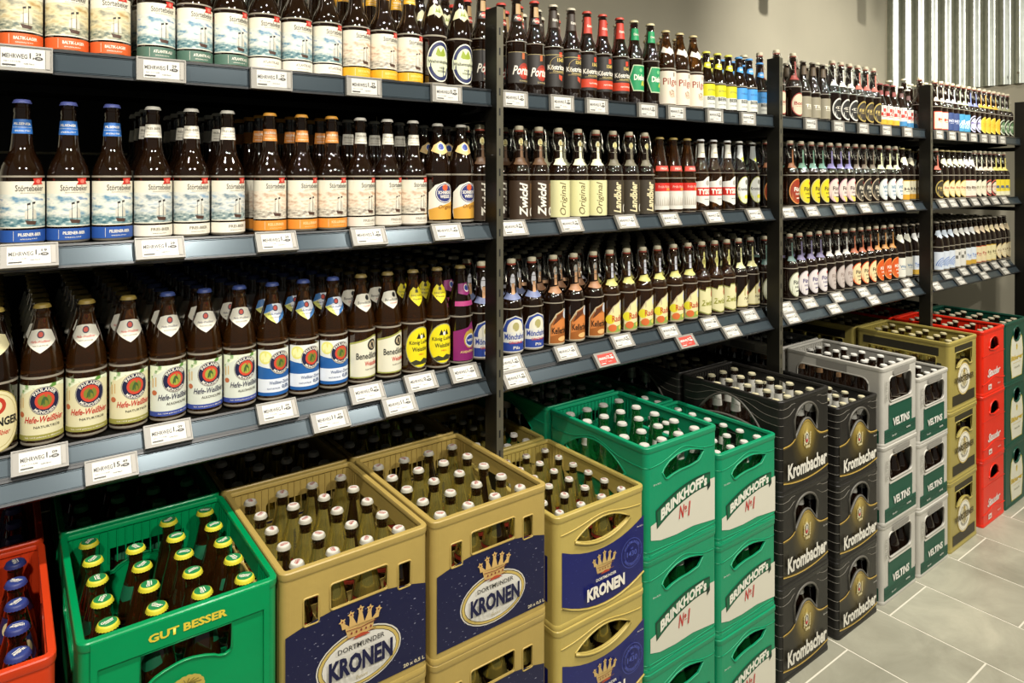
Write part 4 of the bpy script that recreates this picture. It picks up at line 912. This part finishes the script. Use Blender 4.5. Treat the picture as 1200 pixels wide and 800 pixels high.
def d_brink(w, c):
    s = c/.287; z = lambda v: v*s
    hole = arcpts(-80, 66, z(214), z(252), z(236), 8) + [(84, z(232)), (82, z(224)), (62, z(206)), (20, z(200)), (-30, z(196)), (-52, z(194)), (-64, z(190))]
    hole = [(-82,z(212)),(-76,z(222)),(-56,z(236)),(-26,z(246)),(0,z(249)),(26,z(248)),(56,z(242)),(84,z(234)),(84,z(228)),(64,z(208)),(30,z(203)),(-10,z(202)),(-40,z(198)),(-62,z(192)),(-70,z(194))]
    ban0 = arcpts(-104, 112, z(74), z(118), z(130)); ban1 = arcpts(-108, 112, z(122), z(160), z(166))
    i0 = arcpts(-100, 109, z(80), z(122), z(134)); i1 = arcpts(-103, 109, z(117), z(155), z(161))
    def bend(x): u = (x+100)/210; return z((1-u)*(1-2*u)*-36 + 4*u*(1-u)*0 + u*(2*u-1)*10)
    a = [('p', [(-126,z(52)),(-90,z(42)),(-30,z(38)),(40,z(40)),(132,z(30)),(132,z(146)),(112,z(146)),(60,z(130)),(-126,z(88))], '#cfcbb9'),
         ('p', band(ban0, ban1), '#073c26'), ('p', band(i0, i1), '#0a5a38'), ('p', [(100,z(118)),(112,z(128)),(112,z(140)),(98,z(136))], '#042418'),
         ('t',"BRINKHOFF's",4,z(139),z(30),186,{'b':.05,'bend':bend},'#dedccc'), ('t','N',-8,z(92),z(34),22,{'b':.02,'sh':.25},'#b8302a'), ('t','o',8,z(98),z(11),9,{'b':.05},'#b8302a'), ('l', [(4,z(88)),(13,z(89))],2,'#b8302a'), ('t','1',22,z(93),z(38),10,{'b':.05,'sh':.3},'#b8302a'), ('t','20 x 0,5 L' if c > .27 else '24 x 0,33 L',-104,z(190),5,30,WT)]
    dr = '#d0cfc4'
    lines = wave_lines(w, c, .38, [(.235*s, .026*s), (.022, -.004), (.012, .006)], 'mint_plastic')
    return dict(m='mint_plastic', front=[hole], side=[arcpts(70, 310, z(202), z(254), z(202))[:-1]+arcpts(310, 70, z(202), z(160), z(202))[:-1]], art=a, lines=lines, grid=.140, lip=.0022)
def d_krom(w, c):
    s = c/.287; z = lambda v: v*s
    def hump(x, base, h, wd=54): return base+h*math.exp(-(abs(x)/wd)**2.4)
    xs = [-128+256*i/24 for i in range(25)]
    topl = [(x, z(hump(x, 145, 60))) for x in xs]; bot = [(x, z(36-14*(1-(x/128)**2))) for x in xs]
    hx = [-64+128*i/12 for i in range(13)]
    hole = [(x, z(hump(x, 149, 62))) for x in hx] + [(x, z(206+54*math.sqrt(max(0, 1-(x/68)**2)))) for x in [66-132*i/12 for i in range(13)]]
    a = [('p', band(bot, topl), 'dark_gold_print'), ('l', topl, 4, '#c0a04c'), ('l', [(x, q-4.5) for x, q in topl], 1.2, '#7a6428'), ('l', bot, 4, '#c0a04c'), ('l', [(x, q+4.5) for x, q in bot], 1.2, '#7a6428')]
    a += [('e',0,z(170),7,7,'#c8b878'), ('p', [(-8,z(172)),(0,z(186)),(8,z(172))],'#b8a050'), ('e',0,z(148),13,z(20),'#cfc8a8'), ('e',0,z(148),9,z(15),'#2a2824'), ('e',0,z(144),6,z(9),'#b8403a'), ('e',0,z(152),4,z(8),'#d4d0c0')] + [('e',sx*15,z(148+q),4,z(4.5),'#b8aa78') for sx in (-1, 1) for q in (-16,-8,0,8,16)] + [('e',q,z(124),4,z(5),'#c8bc8c') for q in (-8, 0, 8)]
    a += [('t','Krombacher',0,z(68),z(48),224,{'b':.035},'#d8d4c6'), ('t','20 x 0,5 l',104,z(132),5,24,WT)]
    L = .38; lines = []
    for zz in (.262, .236, .212, .178, .143, .108, .074, .040):
        zz *= s
        for s_ in (-1, 1):
            P = [(s_*(w/2-.013), -.0003, zz), (s_*(w/2-.004), .0040, zz), (s_*(w/2+.0004), .0135, zz)]
            if zz > .2*s: P = [(s_*x/1000, -.0003, zz+z(18)/1000*math.exp(-((x-62)/22)**2)) for x in range(62, int(w*500)-15, 10)] + P if zz > .23*s else P
            for i in range(1, 21): P.append((s_*(w/2+.0004), .0135+(L-.027)*i/20, zz+(.028*s*math.exp(-(((i/20)-.5)*3.4)**4) if zz > .2*s else 0)))
            P = [(a_, b_, min(q_, c-.017)) for a_, b_, q_ in P]
            lines.append((P, .0008, '#6a665c'))
    side = [(60+260*i/14, z(160+72*math.exp(-((i/14-.5)*3.3)**4))) for i in range(15)] + [(320-260*i/14, z(205+52*math.sin(PI*i/14))) for i in range(1, 14)]
    side = [(70,z(180)),(95,z(206)),(130,z(222)),(190,z(228)),(250,z(222)),(285,z(206)),(310,z(180)),(305,z(214)),(280,z(240)),(235,z(254)),(190,z(257)),(145,z(254)),(100,z(240)),(75,z(214))]
    side = arcpts(64, 316, z(176), z(266), z(176))[:-1] + arcpts(316, 64, z(176), z(196), z(176))[:-1]
    return dict(m='black_plastic', front=[hole], side=[side], art=a, lines=lines, grid=.130, lip=.004, lipm='#55524a')
def d_velt(w, c):
    s = c/.285; z = lambda v: v*s; h = w*500
    a = [('r',-h+13,z(12),h-13,z(60),'#15503c'), ('r',-92,z(12),92,z(146),'#15503c')] + [('l', [(-h+13,z(q)),(h-13,z(q))], 1.4, '#0c3a2a') for q in range(18, 60, 7)] + [('l', [(-92,z(q)),(92,z(q))], 1.2, '#0f4433') for q in range(102, 144, 7)]
    a += [('r',-92,z(146),92,z(154),'#c4c0b4'), ('t','VELTINS',0,z(80),z(30),132,{'b':.04},WT), ('t','20 x 0,5 l',-56,z(32),7,34,{'b':.02},WT), ('t','PILSENER',56,z(40),6,34,{'b':.02},WT), ('t','VELTINS',-h+20,z(200),12,74,{'rot':PI/2,'b':.01},'#77746c'),
          ('r',-62,z(252),62,z(271),'#86837b')]
    L = .38; lines = [([(x/1000, -.0006, z(26+7*q)/1000) for x in (-int(h)+14, int(h)-14)], .0012, '#0f4433') for q in range(4)]
    return dict(m='grey_plastic', front=[rrect(-90,z(156),92,z(247),22)], side=[rrect(50,z(160),330,z(240),26)], art=a, lines=lines, grid=.10,
                sart=[('r',-177,z(12),177,z(58),'#15503c'), ('r',-60,z(244),60,z(272),'#86837b'), ('t','VELTINS',-166,z(150),13,92,{'rot':PI/2,'b':.01},'#77746c')], lip=.003)
def d_wars(w, c):
    z = lambda v: v; fr = []
    hole = [(-78,182),(-60,188),(-42,196),(-36,184),(-24,190)]
    hole = [(-84,176),(-62,176),(-56,184),(-40,194),(-20,200),(0,202),(20,200),(40,194),(56,184),(62,176),(84,176),(84,240),(-84,240)]
    ring = [('e',0,122,68,68,'#b39a4c'), ('e',0,122,63,63,'#dcd8c6'), ('o',0,122,59,59,1.2,'#8a7a4a'), ('e',0,124,36,36,'#c8c0a0')]
    a = [('r',-104,172,-60,252,'#2c2614'), ('r',60,172,104,252,'#2c2614')][:0] + [('r',-90,242,90,266,'#2a2616'), ('r',-112,22,112,64,'#2c2718')] + ring + [('t','SEIT 1753 · EINE KÖNIGIN',0,124,8,110,{'arc':41,'b':.01},'#3a3320'), ('t','UNTER DEN BIEREN',0,124,8,84,{'arc':-41,'b':.01},'#3a3320'),
         ('l', [(-12,98),(-12,142),(12,142),(12,98)], 4, '#8a7430'), ('l', [(0,90),(0,154)], 5, '#8a7430'), ('e',0,154,8,8,'#a88e3c'), ('t','WARSTEINER',0,124,26,196,{'b':.03},'#4a3f1e')]
    relief = [(x, zz) for x, zz in arcpts(-62, 62, 168, 214, 168)]
    return dict(m='olive_plastic', front=[hole], side=[rrect(50,170,330,224,5)], art=a, grid=.12, lip=.0025,
                lines=[([(x/1000, -.002, zz/1000) for x, zz in [(-84,177),(-62,177)]+[(66*math.cos(q), 124+77*math.sin(q)) for q in [2.35-1.56*i/12 for i in range(13)]]+[(62,177),(84,177)]], .004, 'olive_plastic')],
                sart=[('r',-160,228,150,262,'#262214'), ('r',100,60,160,200,'#262214')])
def d_red(w, c):
    d = [(-56,206),(-52,214)] + [(52*math.cos(a), 214+40*math.sin(a)) for a in [PI*(1-i/10) for i in range(1, 10)]] + [(52,214),(56,206),(50,200),(0,192),(-50,200)]
    a = [('t','Stauder',0,96,34,150,{'sh':.5,'b':.03},'#d8d0c8'), ('l', [(-66,78),(60,84)], 2.5, '#d8d0c8'), ('r',-66,22,-30,44,'#dcd6cc'), ('t','20x',-48,33,12,26,{'b':.03},'#b8301c'), ('t','0,5 l',56,34,8,30,WT)]
    lines = [([(x, -.0004, .052+.020*math.exp(-(x/.06)**2)) for x in [-.128+.016*i for i in range(17)]], .0018, 'red_plastic'), ([(x, -.0004, .176) for x in (-.128, .128)], .0012, 'red_plastic')]
    return dict(m='red_plastic', front=[d], side=[rrect(120,195,260,240,18)], art=a, lines=lines, grid=.13, lip=.0035)
def d_bit(w, c):
    hole = [(44*math.cos(2*PI*i/20), 226+34*math.sin(2*PI*i/20)) for i in range(20)]
    pan = [(-66,22),(66,22),(80,90),(82,150),(70,205),(46,224),(30,200),(0,190),(-30,200),(-46,224),(-70,205),(-82,150),(-80,90)]
    pin = [(x*.93, 108+(zz-108)*.96) for x, zz in pan]
    a = [('p', pan, '#b8a840'), ('p', pin, '#d2d0bc'), ('e',0,164,10,15,'#c9b44a'), ('e',0,172,5,8,'#a89030'), ('t','Bitburger',0,112,30,146,{'b':.04,'sh':.1},'#c0a434'), ('t','Premium Pils',0,70,10,66,{'sh':.2},'#8a8a70'), ('l', [(-50,92),(50,92)], 1.5, '#c0a434')]
    return dict(m='bottle_green_plastic', front=[hole], side=[rrect(110,195,270,240,20)], art=a, grid=.13, lip=.004)
def d_orange(w, c):
    return dict(m='orange_plastic', front=[rrect(-60,196,60,240,12)], side=[rrect(100,195,280,240,16)], grid=.13,
        art=[('r',-120,30,120,170,'#27408e'), ('t','ERDINGER',0,110,30,190,{'b':.04},W), ('t','Weißbier',0,66,18,90,{'sh':.3},'#d8c23a')])
CRT = [  # x0, x1, crate height, design, bottle kind, words
 (-.235, .060, .287, d_orange(.295, .287), 'blue', 'orange-red'),
 (.088, .378, .287, d_goesser(), 'green_yellow', 'bright green'),
 (.385, .673, .287, d_kronen_oval(), 'gold', 'left gold oval-label'),
 (.684, .9775, .287, d_kronen_oval(), 'gold', 'right gold oval-label'),
 (1.004, 1.293, .258, d_kronen_round(), 'gold', 'gold royal-blue-label'),
 (1.300, 1.586, .287, d_brink(.286, .287), 'emerald', 'tall green-and-white'),
 (1.594, 1.872, .258, d_brink(.278, .258), 'emerald', 'short green-and-white'),
 (1.898, 2.176, .287, d_krom(.278, .287), 'silver', 'tall black gold-arched'),
 (2.232, 2.504, .258, d_krom(.278, .258), 'silver', 'short black gold-arched'),
 (2.540, 2.812, .285, d_velt(.272, .285), 'white', 'tall grey'),
 (2.828, 3.098, .256, d_velt(.270, .256), 'white', 'short grey'),
 (3.108, 3.392, .288, d_wars(.284, .288), 'goldfoil', 'olive round-emblem'),
 (3.454, 3.712, .288, d_red(.296, .288), 'dark', 'red script'),
 (3.718, 4.010, .288, d_bit(.294, .288), 'dark', 'dark green oval-panel'),
]
CB = {  # bottles that stand in crates: type, glass, cap top, cap skirt, neck artwork, label artwork, words
 'green_yellow': ('wheat','amber_glass','#1f7a44','#c9c02e', [('p', [(-26,176),(0,168),(26,176),(22,192),(-22,192)],'#0f5c3c')], [('r',-46,20,46,108,'#0f5c3c'), ('l', [(-46,108),(46,108)],2,W), ('t','Gösser',0,88,16,50,{'b':.03},W), ('t','NaturRadler',0,70,9,44,{'sh':.3},W), ('e',0,44,16,14,'#c9c43a')], 'green-capped'),
 'gold': ('wheat','black_glass','#cfcac0','#a8a494', [('r',-57,158,57,226,'gold_foil'), ('r',-57,150,57,157,'#8a2c1c'), ('t','KRONEN',0,188,6,40,{'rot':PI/2,'b':.02},'#2c2a1a')], [('e',0,66,40,44,'#d8d2bc'), ('t','KRONEN',0,66,14,56,{'b':.03},'#15163a')], 'white-capped'),
 'emerald': ('long','green_glass','#c4c2b8','#a8a69c', [('r',-20,196,10,222,'#c8c8bc')], [('r',-40,30,40,120,'#cfcbb9'), ('t','BRINKHOFFs',0,96,12,60,{'b':.03},'#0a5a38')], 'silver-capped'),
 'silver': ('long','black_glass','#c0b896','#8f8a70', [('r',-56,190,56,240,'silver_foil')], [('p', [(-40,30),(40,30),(40,120),(0,134),(-40,120)],'#d0cdbd'), ('t','Krombacher',0,90,12,60,{'b':.03},K)], 'pale-gold-capped'),
 'white': ('long','black_glass','#d0cec6','#aaa8a0', [('r',-18,196,18,214,'#8a6a4a')], [('r',-40,30,40,110,'#b8b4a4')], 'plain white-capped'),
 'goldfoil': ('long','black_glass','#b8ac84','#8f8660', [('r',-56,180,56,238,'gold_foil')], [('r',-40,30,40,120,'#c8bc84')], 'gold-necked'),
 'dark': ('long','black_glass','#b4aa90','#8a826a', [('r',-18,200,18,226,'#5a5444')], [('r',-40,30,40,110,'#a8a490')], 'beige-capped'),
 'blue': ('wheat','black_glass','#2c3a78','#27306c', [('p', [(-24,200),(24,200),(26,172),(0,164),(-26,172)],'#1c2450'), ('e',0,186,9,9,'#c8bc8c')], [('r',-46,18,46,110,'#2c3a78'), ('e',0,70,24,30,'#d4ccb0')], 'blue-capped'),
}
CBK = {}; CBL = {}
CAPW = {'green_yellow': ('Gösser', W), 'gold': ('KRONEN', '#a83c2c'), 'blue': ('Weißbier', W)}
def crate_bottle_kit(k, sc):
    if (k, sc) in CBK: return CBK[(k, sc)]
    t, g, ct, cs, nk, bd, _ = CB[k]; zs = [v[1] for v in art(nk)[0]]
    ps = [('glass_body', body_mesh(t, g, sc, 18)), ('crown_cap', cap_mesh(t, ct, cs, sc)), ('neck_label', art_mesh('neck_label', nk, wrap(t, sc, (min(zs)+max(zs))/2), 5, 8)), ('front_label', art_mesh('front_label', bd, wrap(t, sc), 8))]
    if k in CAPW:
        tx, tc = CAPW[k]; H = PROF[t]['H']
        ps.append(('cap_print', art_mesh('cap_print', [('t',tx,0,1.5,5.5,17,{'b':.03,'sh':.2},tc), ('l', [(-6,-3),(6,-3)],1.3,tc)], lambda x, z, l: Vector((x*sc, z*sc, (H/1000+.00025+.00005*l-((x*x+z*z)*1.6)*1)*sc)))))
    CBK[(k, sc)] = ps; return ps
def crate_low(k, sc):
    if (k, sc) not in CBL:
        t, g, ct, cs, nk, bd, _ = CB[k]; zs = [v[1] for v in art(nk[:1])[0]]
        CBL[(k, sc)] = low_bottle(t, sc, g, ct, (nk[0][-1], min(zs), max(zs)), bd[0][-1])
    return CBL[(k, sc)]
YF = 1.185; LC = .380; cheap = Heap(); MESHES = {}; nb = 0
ROWW = ['front', 'second', 'third', 'fourth', 'fifth', 'rearmost']; COLW = ['leftmost', 'second', 'third', 'rightmost']
for ci, (x0, x1, c, D, bk, words) in enumerate(CRT):
    wd = round(x1-x0, 4); cx = (x0+x1)/2
    D = dict(D); art2 = D.pop('art2', None)
    ms = crate_meshes(ci, wd, c, LC, D)
    if art2: ms.append(('front_crest', art_mesh('front_crest', art2, lambda x, z, l: Vector((x, -.0007-.00025*l, z))), None))
    ny = 5 if c > .27 else 6; floorz = .0090
    PROFH = PROF[CB[bk][0]]['H']/1000; near = bk in ('green_yellow', 'blue'); sc = round((c-(.003 if near else .0095)-floorz)/PROFH, 3)
    if CB[bk][0] == 'long' and sc > 1: sc = round(sc, 3)
    pitch = min((wd-.016)/4, (LC-.016)/ny); sxy = round(min(1, (pitch/2-.0034)/(R_of(CB[bk][0], 60)/1000*sc)), 3)
    for back in (0, 1):
        for lv in range(3):
            y = YF + back*(LC+.012) + (random.uniform(-.002, .002) if lv < 2 and not back else 0)
            z = lv*c
            lvw = ('bottom', 'middle', 'top')[lv]
            nm = f'{"rear " if back else ""}{words} stack'
            t = thing('beer_crate', f'{lvw} crate of the {nm}' + (', pushed under the lowest shelf' if back else ', facing the aisle'), 'crate', (cx, y, z), 0, f'crates of the {nm}')
            for pn, me, lb in ms:
                if back and pn in ('front_print', 'front_crest', 'side_print', 'front_relief', 'handle_edge', 'moulded_rib') and lv < 2: continue
                link(pn, me, t)
            for j in range(ny):
                for i in range(4):
                    bx_ = cx - wd/2 + .008 + (wd-.016)*(i+.5)/4; by = y + .008 + (LC-.016)*(j+.5)/ny
                    if ci == 0 and i < 3: continue
                    if ci == 1 and not back and (i, j) in ((1, 4),): continue
                    if lv == 2 and not back:
                        b = thing('longneck_bottle' if CB[bk][0] == 'long' else 'beer_bottle', f'{CB[bk][6]} bottle, {ROWW[j]} row, {COLW[i]} column, top {words} crate', 'bottle', (bx_, by, z+floorz), random.uniform(-3, 3), f'bottles in the top {words} crate')
                        b.scale = (sxy, sxy, 1)
                        for pn, me in crate_bottle_kit(bk, sc):
                            o_ = link(pn, me, b)
                            if 'cap' in pn: o_.scale = (1.04/sxy, 1.04/sxy, 1) if near else (1.03, 1.03, 1)
                        nb += 1
                    elif (lv == 2 and back) or (not back and j < 2): cheap.put(crate_low(bk, sc), bx_, by, z+floorz, sxy)
print('crate bottles', nb)
o = cheap.b.obj('stacked_crate_bottles', smooth=True, angle=.8); o['kind'] = 'stuff'; o['label'] = 'dark bottles inside the lower and rear crates'; o['category'] = 'bottles'
